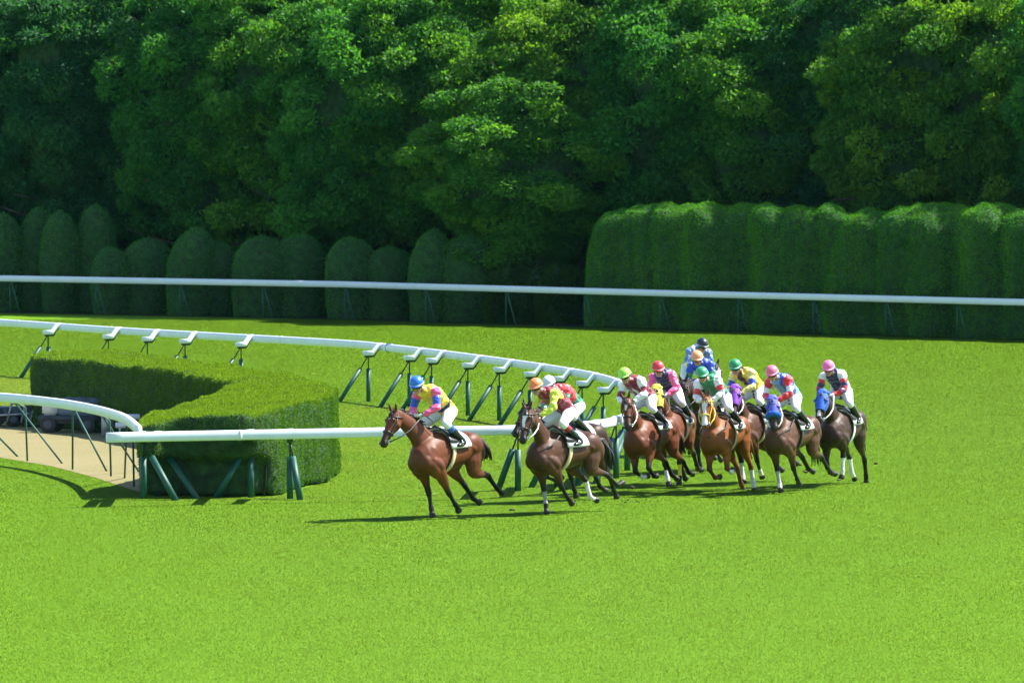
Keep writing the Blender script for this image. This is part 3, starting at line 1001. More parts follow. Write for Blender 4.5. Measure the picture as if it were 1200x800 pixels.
DROP = .09
def build_horse(sp):
    name = 'race_horse'
    c = gp(sp['px'], sp['yg'])
    th = R(sp['th'])
    hx, hy = -math.sin(th), -math.cos(th)
    yaw = math.atan2(hy, hx)
    root = thing(name, sp['label'], 'horse', c, 'race horses of the field')
    root.rotation_euler = (R(sp.get('roll', 6)), 0, yaw)
    root.rotation_mode = 'XYZ'
    root.scale = (sp.get('scale', 1.0),) * 3
    # neck and head frame
    ny = R(sp.get('neck_yaw', 0)); hyaw = R(sp.get('head_yaw', 0)) + ny
    nang = R(sp.get('neck', 42)); nl = sp.get('neck_len', .92)
    N0 = Vector((.46, 0, 1.36)); 
    nd = Vector((math.cos(nang) * math.cos(ny), math.cos(nang) * math.sin(ny), math.sin(nang)))
    poll = N0 + nd * nl
    hp = R(sp.get('head', 52))   # below horizontal
    hd = Vector((math.cos(hp) * math.cos(hyaw), math.cos(hp) * math.sin(hyaw), -math.sin(hp)))
    hside = Vector((-math.sin(hyaw), math.cos(hyaw), 0))
    tilt = R(sp.get('head_tilt', 0))
    hside = (Matrix.Rotation(tilt, 3, hd) @ hside)
    fn = hside.cross(hd) * -1           # front of the face
    if fn.z < 0: fn = -fn
    HL = .64
    # head profile: t, half width, front dist, jaw dist
    HEAD = [(-.10, .045, .03, .03), (-.06, .075, .065, .075), (0.03, .092, .085, .12), (.15, .105, .093, .165), (.28, .108, .090, .185), (.40, .092, .084, .165), (.52, .072, .076, .115),
            (.66, .060, .066, .088), (.80, .060, .060, .080), (.90, .066, .058, .082), (.98, .058, .048, .072), (1.03, .035, .03, .045)]
    def head_c(t, k=1.0, grow=0.0):
        w = interp(t, [(a, b) for a, b, _, _ in HEAD]); f = interp(t, [(a, b) for a, _, b, _ in HEAD]); j = interp(t, [(a, b) for a, _, _, b in HEAD])
        return poll + hd * (t * HL) + fn * (f - j) / 2, w + grow, (f + j) / 2 + grow
    bones = []
    bm = bmesh.new()
    X, Y, Z = Vector((1, 0, 0)), Vector((0, 1, 0)), Vector((0, 0, 1))
    rings = [ring_pts(Vector((x, 0, z)), Y, Z, w, h, 24, 2.15) for x, z, h, w in TRUNK]
    loft(bm, rings)
    bones += [('trunk', (.6, 0, 1.22), (-.7, 0, 1.28), .25, .24)]
    # withers and back line
    capsule(bm, [(.42, 0, 1.50), (.25, 0, 1.535), (0.0, 0, 1.47)], [.07, .06, .06])
    capsule(bm, [(-.35, 0, 1.44), (-.60, 0, 1.50), (-.85, 0, 1.42)], [(.12, .08), (.17, .07), (.10, .06)], side=Y)
    # neck
    NK = [(-.22, .15, .31), (0, .145, .285), (.18, .125, .235), (.38, .105, .19), (.58, .09, .160), (.78, .080, .138), (.93, .075, .125), (1.02, .06, .09)]
    nup = (Z - nd * nd.z).normalized(); nside = nup.cross(nd)
    if nside.dot(Y) < 0: nside = -nside
    rings = []
    for t, w, d in NK:
        cpt = N0 + nd * (nl * t) + nup * (.03 * math.sin(max(0, t) * math.pi) - .10 * max(0, (.4 - t)))
        rings.append(ring_pts(cpt, nside, nup, w, d, 18, 2.1))
    loft(bm, rings)
    bones += [('neck', tuple(N0), tuple(poll), .24, .12)]
    # head
    rings = []
    for t, w, f, j in HEAD:
        cc, a, b = head_c(t)
        rings.append(ring_pts(cc, hside, fn, a, b, 18, 2.3))
    loft(bm, rings)
    bones += [('head', tuple(poll), tuple(poll + hd * HL), .11, .07)]
    for s in (-1, 1):   # brow ridges, cheek, nostril rims, ears
        ball(bm, poll + hd * .16 + fn * .06 + hside * (.075 * s), .036, 2)
        ball(bm, poll + hd * .19 - fn * .07 + hside * (.05 * s), .075, 2, (1, 1, 1))
        ball(bm, poll + hd * .575 + fn * .02 + hside * (.045 * s), .028, 2)
        eb = poll + hd * (-.02) + fn * .05 + hside * (.05 * s)
        ebk = 1.5 if sp.get('hood') else sp.get('ears_back', .5)
        ed = (-hd * .62 + fn * .55 * (1 - ebk) + hside * .22 * s).normalized()
        if ebk > 1: ed = (-hd * .35 - fn * .75 + hside * .25 * s).normalized()
        tube(bm, [eb - ed * .03, eb + ed * .05, eb + ed * .11, eb + ed * .165], [(.028, .02), (.034, .022), (.026, .016), (.005, .005)], 8, side=hside)
        bones += [('ear', tuple(eb + ed * .05), tuple(eb + ed * .17), .02, .01)]
    # pectoral and shoulder masses
    for s in (-1, 1):
        ball(bm, (.73, .11 * s, 1.08), .13, 3, (.9, .9, 1.2))
        capsule(bm, [(.66, .12 * s, 1.05), (.55, .145 * s, .93), (.47, .155 * s, .84)], [.13, .12, .09])
        capsule(bm, [(.36, .135 * s, 1.42), (.55, .165 * s, 1.25), (.66, .165 * s, 1.10)], [(.06, .12), (.085, .14), (.08, .10)], side=(0, 1, 0))
        capsule(bm, [(.62, .165 * s, 1.10), (.46, .185 * s, .99), (.40, .17 * s, .94)], [.105, .115, .09])
        ball(bm, (.36, .175 * s, 1.08), .13, 2, (1.1, .7, 1.25))
        ball(bm, (-.60, .165 * s, 1.32), .20, 3, (1.25, .72, 1.05))
        ball(bm, (-.80, .13 * s, 1.20), .16, 3, (.9, .8, 1.3))
        capsule(bm, [(-.35, .20 * s, 1.36), (-.52, .21 * s, 1.25)], [.06, .10])
    # legs
    LEGS = {}
    fl = (.44, .29, .12, .075); hl = (.37, .44, .37, .12, .075)
    def chain(p, angs, lens, y0, y1):
        pts = [Vector((p[0], y0, p[1]))]; n = len(lens)
        for k, (a, l) in enumerate(zip(angs, lens)):
            q = pts[-1]; a = R(a)
            pts.append(Vector((q.x + math.sin(a) * l, lerp(y0, y1, (k + 1) / n), q.z - math.cos(a) * l)))
        return pts
    for key, s in (('lf', 1), ('rf', -1)):
        a = list(sp[key]); sh = sp.get(key + '_shift', (0, 0))
        if len(a) == 3: a = a + [a[2]]
        p = chain((.44 + sh[0], .955 + sh[1]), a, fl, .165 * s, .10 * s)
        el, kn, ft, pa, ho = p
        capsule(bm, [Vector((.52, .165 * s, 1.05)), el, el.lerp(kn, .35), el.lerp(kn, .75), kn], [(.12, .14), (.102, .125), (.082, .102), (.052, .062), (.053, .057)], side=Y)
        capsule(bm, [kn, kn.lerp(ft, .12), kn.lerp(ft, .3), kn.lerp(ft, .8), ft], [.054, .052, .038, .037, .049])
        capsule(bm, [ft, pa], [.048, .040])
        tube(bm, [pa.lerp(ho, -.15), ho], [(.050, .052), (.066, .074)], 14, side=Y)
        bones += [(key + '1', tuple(el), tuple(kn), .09, .05), (key + '2', tuple(kn), tuple(ft), .045, .04), (key + '3', tuple(ft), tuple(pa), .04, .035), (key + '4', tuple(pa.lerp(ho, .1)), tuple(ho), .05, .06)]
        LEGS[key] = p
    for key, s in (('lh', 1), ('rh', -1)):
        a = list(sp[key]); sh = sp.get(key + '_shift', (0, 0))
        if len(a) == 4: a = a + [a[3]]
        p = chain((-.62 + sh[0], 1.22 + sh[1]), a, hl, .155 * s, .11 * s)
        hi, sf, hk, ft, pa, ho = p
        capsule(bm, [hi + Vector((-.02, -.02 * s, .05)), hi.lerp(sf, .5), sf], [(.13, .23), (.125, .20), (.10, .14)], side=Y)
        capsule(bm, [sf, sf.lerp(hk, .3), sf.lerp(hk, .7), hk], [(.085, .135), (.070, .115), (.045, .062), (.044, .056)], side=Y)
        # Achilles cord and point of hock
        back = Vector((-math.cos(R(a[1])), 0, -math.sin(R(a[1]))))
        hkp = hk + (hk - sf).normalized() * .02 + Vector((-abs(math.cos(R(a[1]))), 0, -math.sin(R(a[1])) * .3)).normalized() * .045
        capsule(bm, [sf.lerp(hk, .45) + back * .05, hkp], [.03, .027])
        capsule(bm, [hk, hk.lerp(ft, .15), hk.lerp(ft, .35), hk.lerp(ft, .8), ft], [.056, .052, .042, .040, .051])
        capsule(bm, [ft, pa], [.050, .041])
        tube(bm, [pa.lerp(ho, -.15), ho], [(.050, .052), (.064, .074)], 14, side=Y)
        bones += [(key + '0', tuple(hi), tuple(sf), .16, .10), (key + '1', tuple(sf), tuple(hk), .10, .05), (key + '2', tuple(hk), tuple(ft), .05, .04), (key + '3', tuple(ft), tuple(pa), .04, .035), (key + '4', tuple(pa.lerp(ho, .1)), tuple(ho), .05, .06)]
        LEGS[key] = p
    me = remesh(bm, .0165, 5, .5)
    P = vco(me)
    # soft muscle and vein relief
    idx, tt = nearest_bone(P, bones)
    names = np.array([b[0] for b in bones])[idx]
    base = np.array(sp['coat']); pts_c = np.array(sp.get('points', (0.010, 0.008, 0.008)))
    C = np.tile(base, (len(P), 1)).astype(np.float64)
    # trunk coat darkens towards the belly
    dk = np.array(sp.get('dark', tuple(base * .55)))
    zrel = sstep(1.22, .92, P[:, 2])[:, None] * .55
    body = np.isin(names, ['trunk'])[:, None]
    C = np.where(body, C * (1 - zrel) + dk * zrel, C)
    n1 = np.array([noise.noise(Vector((p[0] * 3, p[1] * 3, p[2] * 3))) for p in P])[:, None]
    C *= 1 + .22 * n1
    for key in ('lf', 'rf', 'lh', 'rh'):
        for seg, (a, b) in {'1': (.45, .95), '2': (-1, 0), '3': (-1, 0)}.items():
            m = names == key + seg
            k = sstep(a, b, tt[m])[:, None] if seg == '1' else 1.0
            if sp.get('points_on', True): C[m] = C[m] * (1 - k) + pts_c * k
            else: C[m] = C[m] * (1 - k * .45)
        m = names == key + '4'
        C[m] = (0.03, 0.026, 0.024)
        sock = sp.get('socks', {}).get(key)
        if sock:
            col, hgt = sock      # height: fraction of the cannon covered
            m = (names == key + '2') & (tt > 1 - hgt); C[m] = col
            m = names == key + '3'; C[m] = (0.72, 0.70, 0.66)
        wrap = sp.get('wraps', {}).get(key)
        if wrap:
            m = (names == key + '2') & (tt > .12) & (tt < .95); C[m] = wrap
    hm = names == 'head'
    k = sstep(.55, .85, tt[hm])[:, None] * (.85 if sp.get('points_on', True) else .35)
    C[hm] = C[hm] * (1 - k) + np.array((0.014, 0.012, 0.012)) * k
    # white face marks
    bl = sp.get('blaze')
    if bl:
        rel = P - np.array(poll); t = rel @ np.array(hd) / HL; sd = rel @ np.array(hside); fr_ = rel @ np.array(fn)
        m = hm & (t > bl[1]) & (t < bl[2]) & (fr_ > .03) & (np.abs(sd + .006 * np.sin(t * 20)) < bl[0] * (1 + .3 * np.sin(t * 9)))
        C[m] = (0.70, 0.68, 0.65)
    m = names == 'ear'; C[m] *= .5
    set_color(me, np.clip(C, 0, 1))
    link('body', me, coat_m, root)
    # eyes and nostrils
    for s in (-1, 1):
        bm = bmesh.new(); ball(bm, poll + hd * .165 + fn * .045 + hside * (.094 * s), .022, 2)
        obj('eye', bm, eye_m, root)
        bm = bmesh.new(); ball(bm, poll + hd * .60 + fn * .022 + hside * (.062 * s), .017, 2, (1, 1, 1.2))
        obj('nostril', bm, RUBBER, root)
    hm_ = chest_hair_m if sp.get('hair') == 'chestnut' else hair_m
    # mane: ragged locks along the crest
    bm = bmesh.new(); rr = random.Random(sp['px'])
    for i in range(44):
        t = lerp(.02, .98, i / 43)
        d = interp(t, [(a, b) for a, _, b in NK])
        q = N0 + nd * (nl * t) + nup * (d - .02 + .03 * math.sin(t * math.pi) - .10 * max(0, (.4 - t)))
        l = rr.uniform(.10, .17); sw = rr.uniform(-.3, .3)
        tip = q + nup * (l * .45) - nd * (l * rr.uniform(.5, 1.0)) + nside * (l * (sw + .25))
        tube(bm, [q - nup * .03, q.lerp(tip, .5) + nup * .02, tip], [(.020, .028), (.014, .022), (.003, .004)], 6, side=nside)
    for i in range(7):  # forelock
        q = poll + fn * .07 + hside * rr.uniform(-.03, .03)
        tip = q + hd * rr.uniform(.10, .17) + fn * .02 + hside * rr.uniform(-.05, .05)
        tube(bm, [q, q.lerp(tip, .5) + fn * .02, tip], [.018, .013, .003], 6)
    obj('mane', bm, hm_, root)
    bm = bmesh.new()
    tl = sp.get('tail', (.32, .75))   # backward, down reach
    t0 = Vector((-.955, 0, 1.38))
    for i in range(34):
        a = rr.uniform(-1, 1); b = rr.uniform(-1, 1); l = rr.uniform(.75, 1.05)
        m1 = t0 + Vector((-tl[0] * .55 * l, .03 * a, .03 - .06 * abs(b)))
        m2 = t0 + Vector((-tl[0] * l * 1.1, .07 * a, -tl[1] * .45 * l + .05 * b))
        m3 = t0 + Vector((-tl[0] * l * 1.15 + .08 * b, .10 * a + .03 * b, -tl[1] * l))
        tube(bm, [t0 + Vector((.03, .015 * a, .02 * b)), m1, m2, m3], [.03, .026, .022, .004], 6)
    obj('tail', bm, hm_, root)

    # ---- tack
    def shell(x0, x1, amax, off, thick, mt, nm, parent=root, nx=10, na=18, skirt=0.0, xshape=None):
        bm = bmesh.new(); top = []; bot = []
        for i in range(nx + 1):
            x = lerp(x0, x1, i / nx); z, h, w = trunk_ring(x)
            am = amax * (xshape(i / nx) if xshape else 1)
            r1, r2 = [], []
            for j in range(na + 1):
                a = lerp(-am, am, j / na)
                for r_, o_ in ((r1, off + thick), (r2, off)):
                    hh = h + o_ + (.035 * math.exp(-(a / .5) ** 2) if x > -.1 else .02 * math.exp(-(a / .5) ** 2))
                    r_.append(Vector((x, math.copysign(abs(math.sin(a)) ** (2 / 2.15), math.sin(a)) * (w + o_ + .012 * abs(math.sin(a))), z + math.copysign(abs(math.cos(a)) ** (2 / 2.15), math.cos(a)) * hh)))
            top.append([bm.verts.new(p) for p in r1]); bot.append([bm.verts.new(p) for p in r2])
        for i in range(nx):
            for j in range(na):
                bm.faces.new((top[i][j], top[i][j + 1], top[i + 1][j + 1], top[i + 1][j]))
                bm.faces.new((bot[i][j], bot[i + 1][j], bot[i + 1][j + 1], bot[i][j + 1]))
            bm.faces.new((top[i][0], top[i + 1][0], bot[i + 1][0], bot[i][0])); bm.faces.new((top[i][na], bot[i][na], bot[i + 1][na], top[i + 1][na]))
        for j in range(na):
            bm.faces.new((top[0][j], bot[0][j], bot[0][j + 1], top[0][j + 1])); bm.faces.new((top[nx][j], top[nx][j + 1], bot[nx][j + 1], bot[nx][j]))
        return obj(nm, bm, mt, parent)
    shell(-.36, .22, R(82), .030, .012, cloth_white, 'saddle_cloth')
    sad = shell(-.20, .24, R(68), .046, .016, leather_m, 'saddle', xshape=lambda t: .55 + .45 * math.sin(min(1, t * 1.5) * math.pi / 2))
    for nm_, x, l in (('pommel', .20, .05), ('cantle', -.19, .045)):
        z, h, w = trunk_ring(x)
        bm = bmesh.new()
        tube(bm, [(x, -.11, z + h + .055), (x, 0, z + h + .09 + l * .4), (x, .11, z + h + .055)], [.022, .03, .022], 8)
        obj(nm_, bm, leather_m, sad)
    bm = bmesh.new()
    for x in (.13,):
        z, h, w = trunk_ring(x)
        lo, hi_ = [], []
        rings = []
        for k in range(36):
            a = 2 * math.pi * k / 36
            cs, sn = math.cos(a), math.sin(a)
            y = math.copysign(abs(sn) ** (2 / 2.15), sn); zz = math.copysign(abs(cs) ** (2 / 2.15), cs)
            gx = x + .10 * max(0, -zz)
            rings.append([Vector((gx - .045, y * (w + .032), z + zz * (h + .032))), Vector((gx + .045, y * (w + .032), z + zz * (h + .032))),
                          Vector((gx + .045, y * (w + .018), z + zz * (h + .018))), Vector((gx - .045, y * (w + .018), z + zz * (h + .018)))])
        rings.append(rings[0])
        loft(bm, rings, cap=False)
    obj('girth', bm, {'white': white_strap, 'tan': tan_strap, 'dark': leather_m}[sp.get('girth', 'tan')], root)
    # bridle straps: loops round the head
    bmat = {'dark': leather_m, 'brown': brown_leather, 'yellow': yellow_strap, 'white': white_strap}[sp.get('bridle', 'dark')]
    def loop(bm, t, grow=.006, r=.010, tilt_=0.0, n=22):
        cc, a, b = head_c(t, grow=grow)
        pts = ring_pts(cc, hside, fn, a, b, n, 2.3)
        pts = [p + hd * (tilt_ * ((p - cc).dot(fn)) ) for p in pts]
        pts.append(pts[0])
        tube(bm, pts, r, 6, caps=False)
    bm = bmesh.new()
    loop(bm, .60, .006, .012); loop(bm, .10, .010, .010, .5)
    for s in (-1, 1):
        tube(bm, [poll + hd * .02 + hside * (.09 * s) + fn * .01, poll + hd * .20 + hside * (.113 * s) - fn * .01, poll + hd * .38 + hside * (.078 * s) - fn * .01, poll + hd * .56 + hside * (.068 * s) - fn * .03], .010, 6)
    br = obj('bridle', bm, bmat, root)
    for s in (-1, 1):
        bm = bmesh.new()
        cc = poll + hd * .54 + hside * (.072 * s) - fn * .045
        pts = ring_pts(cc, hd, fn, .032, .032, 14); pts.append(pts[0])
        tube(bm, pts, .006, 6, caps=False)
        obj('bit_ring', bm, steel_m, br)
    # hood / sheepskin
    if sp.get('hood'):
        hc, hc2 = sp['hood'], sp.get('hood2', sp['hood'])
        hmt = mat('hood_' + sp['hood_name'], hc, .75, noise_scale=14, noise_amt=.12)
        bm = bmesh.new(); rings = []
        for t in (-.16, -.10, -.03, .06, .16, .28, .40, .50, .58):
            tt_ = max(t, -.06)
            cc, a, b = head_c(tt_, grow=.014 if t > -.12 else .0)
            cc = cc + hd * ((t - tt_) * HL)
            rings.append(ring_pts(cc, hside, fn, a, b, 22, 2.3))
        loft(bm, rings)
        for s in (-1, 1):
            eb = poll + hd * (-.02) + fn * .05 + hside * (.05 * s)
            ed = (-hd * .35 - fn * .75 + hside * .25 * s).normalized()
            tube(bm, [eb - ed * .03, eb + ed * .05, eb + ed * .12, eb + ed * .185], [(.038, .03), (.044, .032), (.036, .025), (.010, .010)], 10, side=hside)
        hood = obj('hood', bm, hmt, root)
        for s in (-1, 1):
            bm = bmesh.new(); ball(bm, poll + hd * .165 + fn * .045 + hside * (.108 * s), .034, 2, (1, 1, 1))
            obj('eye_cup', bm, mat('dark_cup', (.02, .02, .03), .3) if sp.get('cups', True) else hmt, hood)
        bm = bmesh.new()
        loop(bm, .57, .016, .012); obj('hood_hem', bm, mat('hem_' + sp['hood_name'], hc2, .7), hood)
    if sp.get('sheepskin'):
        bm = bmesh.new()
        cc, a, b = head_c(.50, grow=.03)
        pts = [p + hd * .02 for p in ring_pts(cc + fn * .03, hside, fn, a * .9, b * .9, 26, 2.0)]; pts.append(pts[0])
        tube(bm, pts, [.055 * (1 + .15 * math.sin(i * 2.3)) for i in range(len(pts))], 10, caps=False)
        obj('sheepskin_noseband', bm, mat('blue_sheepskin', sp['sheepskin'], .95, noise_scale=60, noise_amt=.4, bump=.8), root)
    # reins
    hands = [Vector((.66, .09 * s, 1.86)) for s in (1, -1)]
    hands = [Vector(sp.get('hand', (.64, 0, 1.80))) + Vector((0, .08 * s, DROP)) for s in (1, -1)]
    rmat = {'white': white_strap, 'dark': leather_m, 'yellow': yellow_strap, 'tan': tan_strap}[sp.get('reins', 'tan')]
    for s, hpt in zip((1, -1), hands):
        b0 = poll + hd * .54 + hside * (.080 * s) - fn * .05
        mid = b0.lerp(hpt, .5) + Vector((0, .08 * s, -.03))
        bm = bmesh.new(); tube(bm, [b0, b0.lerp(mid, .5) + Vector((0, .02 * s, -.01)), mid, mid.lerp(hpt, .5), hpt], .011, 6)
        obj('rein', bm, rmat, root)
    if sp.get('martingale'):
        bm = bmesh.new()
        tube(bm, [(.34, .24, 1.50), (.56, .255, 1.34), (.80, .14, 1.24), (.87, 0, 1.20), (.80, -.14, 1.24), (.56, -.255, 1.34), (.34, -.24, 1.50)], .016, 8)
        obj('breastplate', bm, mat('breastplate_strap', sp['martingale'], .6), root)
    # the gallop carries the body low: shorten the legs and sink the trunk a little
    def sink(o):
        for ch in o.children:
            V = vco(ch.data)
            z = V[:, 2].copy()
            V[:, 2] = np.where(z < .9, z * (1 - DROP / .9), z - DROP); V[:, 1] *= 1.06
            ch.data.vertices.foreach_set('co', V.ravel()); ch.data.update()
            sink(ch)
    sink(root)
    return root, dict(poll=poll, hd=hd)

# ------------------------------------------------------------------ jockeys
skin = (0.42, 0.24, 0.16)
person_m = mat('person_skin', rough=.5, spec=.35, attr=True)
silk_m = mat('jockey_silks', rough=.38, spec=.45, attr=True, noise_scale=9, noise_amt=.08, sheen=.2)
breech_m = mat('white_breeches', (0.74, 0.76, 0.80), .6, noise_scale=10, noise_amt=.06)
boot_m = mat('jockey_boots', rough=.25, spec=.6, attr=True)
goggle_m = mat('goggles', (0.01, 0.011, 0.014), .1, spec=.8)

def build_jockey(sp, hroot):
    j = sp['j']
    root = thing('person', j['label'], 'person', (0, 0, 0), 'jockeys of the field')
    S = Vector((-.05, 0, 1.60))
    M = Matrix.Translation(hroot.location) @ hroot.rotation_euler.to_matrix().to_4x4() @ Matrix.Diagonal((*hroot.scale, 1))
    root.scale = hroot.scale
    root.location = M @ S
    root.rotation_euler = hroot.rotation_euler
    dx = j.get('dx', 0); crouch = j.get('crouch', 0); lean = j.get('lean', 0)
    def V3(x, y, z): return Vector((x, y, z)) - S
    X, Y, Z = Vector((1, 0, 0)), Vector((0, 1, 0)), Vector((0, 0, 1))
    pel = V3(-.16 + dx, 0, 1.86 - crouch * .5)
    waist = V3(.01 + dx, 0, 2.02 - crouch * .7)
    chest = V3(.22 + dx, lean * .4, 2.16 - crouch)
    nb = V3(.42 + dx, lean * .8, 2.215 - crouch)
    head = V3(.63 + dx, lean, 2.31 - crouch)
    hy = R(j.get('head_yaw', 0) + 12); hpn = R(j.get('head_pitch', 18))
    fwd = Vector((math.cos(hy) * math.cos(hpn), math.sin(hy) * math.cos(hpn), -math.sin(hpn)))
    hs = Z.cross(fwd).normalized(); hu = fwd.cross(hs)
    hand0 = Vector(sp.get('hand', (.64, 0, 1.80))) - S
    L = {}
    for s in (1, -1):
        sh = nb + Vector((-.06, .195 * s, -.05))
        ha = hand0 + Vector((0, .085 * s, 0))
        mid = (sh + ha) / 2
        d = (ha - sh).length
        up_, fo_ = .29, .27
        hgt = math.sqrt(max(.005, ((up_ + fo_) / 2) ** 2 - (d / 2) ** 2))
        out = Vector((-.40, .85 * s, -.30)).normalized()
        axd = (ha - sh).normalized(); out = (out - axd * out.dot(axd)).normalized()
        el = mid + out * hgt
        hip = pel + Vector((.02, .10 * s, -.03))
        kn = V3(.26, .275 * s, 1.62)
        an = V3(-.13, .335 * s, 1.30)
        toe = V3(.05, .355 * s, 1.235)
        L[s] = dict(sh=sh, el=el, ha=ha, hip=hip, kn=kn, an=an, toe=toe)
    def torso(bm, g=0.0):
        rings = []
        for p, d, w, h in ((pel - (waist - pel) * .75, waist - pel, .09, .06), (pel - (waist - pel) * .45, waist - pel, .145, .11), (pel, waist - pel, .165, .125), (waist, chest - pel, .150, .112), (waist.lerp(chest, .5), chest - waist, .165, .122), (chest, nb - waist, .180, .128), (chest.lerp(nb, .6), nb - chest, .165, .105), (nb, head - chest, .10, .085), (nb + (head - nb) * .1, head - nb, .07, .07)):
            d = d.normalized(); s_ = Y; u = d.cross(s_).normalized()
            rings.append(ring_pts(p, s_, u, w + g, h + g, 18, 2.3))
        loft(bm, rings)
        for s in (1, -1):
            ball(bm, L[s]['sh'], .072 + g, 2)
    def arm(bm, s, g=0.0, cut=1.0):
        q = L[s]
        capsule(bm, [chest.lerp(nb, .75) + Vector((0, .10 * s, -.01)), q['sh'], q['sh'].lerp(q['el'], .5), q['el']], [.06 + g, .062 + g, .052 + g, .043 + g])
        capsule(bm, [q['el'], q['el'].lerp(q['ha'], .35), q['el'].lerp(q['ha'], .88 * cut)], [.043 + g, .043 + g, .028 + g])
    def thigh(bm, s, g=0.0):
        q = L[s]
        capsule(bm, [q['hip'], q['hip'].lerp(q['kn'], .5), q['kn']], [.115 + g, .092 + g, .064 + g])
    def calf(bm, s, g=0.0, r0=.0):
        q = L[s]
        capsule(bm, [q['kn'].lerp(q['an'], r0), q['kn'].lerp(q['an'], .35), q['an']], [.060 + g, .058 + g, .038 + g])
    def foot(bm, s, g=0.0):
        q = L[s]
        d = (q['toe'] - q['an']).normalized()
        capsule(bm, [q['an'] - d * .03 + Vector((0, 0, -.03)), q['an'].lerp(q['toe'], .5) + Vector((0, 0, -.02)), q['toe']], [(.036 + g, .04 + g), (.042 + g, .034 + g), (.036 + g, .022 + g)], side=Y)
    # --- body: one continuous figure
    bm = bmesh.new()
    torso(bm)
    bones = [('torso', tuple(pel), tuple(nb), .15, .12)]
    for s in (1, -1):
        arm(bm, s); thigh(bm, s); calf(bm, s); foot(bm, s)
        q = L[s]
        wr = q['el'].lerp(q['ha'], .86)
        hdv = (q['ha'] - q['el']).normalized()
        inn = Vector((0, -s, 0)); inn = (inn - hdv * inn.dot(hdv)).normalized(); dn = hdv.cross(inn) * s
        if dn.z > 0: dn = -dn
        pc = wr + hdv * .055
        capsule(bm, [wr, pc], [(.026, .018), (.040, .018)], side=dn)
        for k, (l, r_) in enumerate(((.030, .0105), (.034, .011), (.032, .0105), (.026, .0095))):
            b0 = pc + dn * ((k - 1.5) * .021) + hdv * .015
            p1 = b0 + hdv * l; p2 = p1 + inn * .028 + hdv * .004; p3 = p2 - hdv * .022 + inn * .004
            capsule(bm, [b0, p1, p2, p3], [r_, r_, r_ * .95, r_ * .85], 8)
        tb = wr + hdv * .03 - dn * .03
        capsule(bm, [tb, tb + hdv * .025 + inn * .018 - dn * .006, tb + hdv * .045 + inn * .034], [.012, .011, .010], 8)
        bones.append(('hand', tuple(wr), tuple(pc + hdv * .04), .03, .03)); bones.append(('arm', tuple(q['sh']), tuple(wr), .06, .03))
    capsule(bm, [nb - (head - nb) * .2, nb.lerp(head, .45)], [.062, .055])
    # head
    rings = []
    for z, w, d, o in ((-.125, .030, .030, .045), (-.115, .042, .050, .035), (-.085, .060, .075, .018), (-.04, .070, .092, .004), (.01, .076, .098, 0), (.06, .074, .094, -.004), (.10, .058, .075, -.006), (.125, .03, .04, -.006)):
        rings.append(ring_pts(head + hu * z + fwd * o, hs, fwd, w, d, 16, 2.2))
    loft(bm, rings)
    capsule(bm, [head + fwd * .092 + hu * .012, head + fwd * .112 - hu * .028], [.010, .014], 8)      # nose
    capsule(bm, [head + fwd * .085 - hu * .068 - hs * .018, head + fwd * .085 - hu * .068 + hs * .018], [.009, .009], 8)   # lips
    ball(bm, head + fwd * .070 - hu * .105, .02, 1)                                                   # chin
    for s in (1, -1):
        ball(bm, head + hs * (.076 * s) - fwd * .005 - hu * .01, .025, 2, (1, .5, 1.2))               # ears
        ball(bm, head + fwd * .078 + hs * (.032 * s) + hu * .03, .016, 1)                             # brows
    bones.append(('head', tuple(head - hu * .05), tuple(head + hu * .05), .09, .09))
    me = remesh(bm, .0085, 2, .4)
    P = vco(me); idx, tt = nearest_bone(P, bones)
    nm = np.array([b[0] for b in bones])[idx]
    C = np.tile(np.array(skin), (len(P), 1))
    C[nm == 'hand'] = j.get('glove', (.70, .72, .74))
    rel = P - np.array(head); lp = (np.abs(rel @ np.array(hu) + .068) < .008) & (rel @ np.array(fwd) > .075)
    C[(nm == 'head') & lp] = (.30, .10, .08)
    set_color(me, C)
    link('body', me, person_m, root)
    # eyes
    for s in (1, -1):
        bm = bmesh.new(); ball(bm, head + fwd * .082 + hs * (.031 * s) + hu * .012, .012, 2)
        obj('eye', bm, mat('eye_white', (.5, .5, .48), .2), root)
    # silks
    bm = bmesh.new(); torso(bm, .026)
    for s in (1, -1): arm(bm, s, .021, .97)
    capsule(bm, [nb - (head - nb) * .1, nb.lerp(head, .22)], [.075, .066])
    me = remesh(bm, .012, 3, .5)
    P = vco(me)
    # loose folds of thin cloth
    nn = np.array([noise.noise(Vector((p[0] * 11, p[1] * 11 + sp['px'], p[2] * 11))) for p in P], np.float32)
    nr = np.empty(len(P) * 3, np.float32); me.vertices.foreach_get('normal', nr); nr = nr.reshape(-1, 3)
    n2 = np.array([noise.noise(Vector((p[0] * 24, p[1] * 17 + sp['px'], p[2] * 30))) for p in P], np.float32)
    P2 = P + nr * (nn[:, None] * .026 + n2[:, None] * .010)
    me.vertices.foreach_set('co', P2.ravel()); me.update()
    jb = [('torso', tuple(pel), tuple(nb), .14, .12)]
    for s in (1, -1):
        q = L[s]
        jb.append(('ua', tuple(q['sh']), tuple(q['el']), .07, .05)); jb.append(('fa', tuple(q['el']), tuple(q['ha']), .05, .035))
    idx, tt = nearest_bone(P, jb); nm = np.array([b[0] for b in jb])[idx]
    tt = np.where(nm == 'torso', tt, np.where(nm == 'ua', tt * .5, .5 + tt * .5))
    C = np.zeros((len(P), 3))
    up = (P[:, 2] - np.interp(P[:, 0], [pel.x, nb.x], [pel.z, nb.z]))
    for k in range(len(P)):
        C[k] = j['silk'](nm[k] == 'torso', float(tt[k]), float(P[k, 1]), float(up[k]))
    set_color(me, C)
    link('silks', me, silk_m, root)
    bm = bmesh.new()
    rings = []
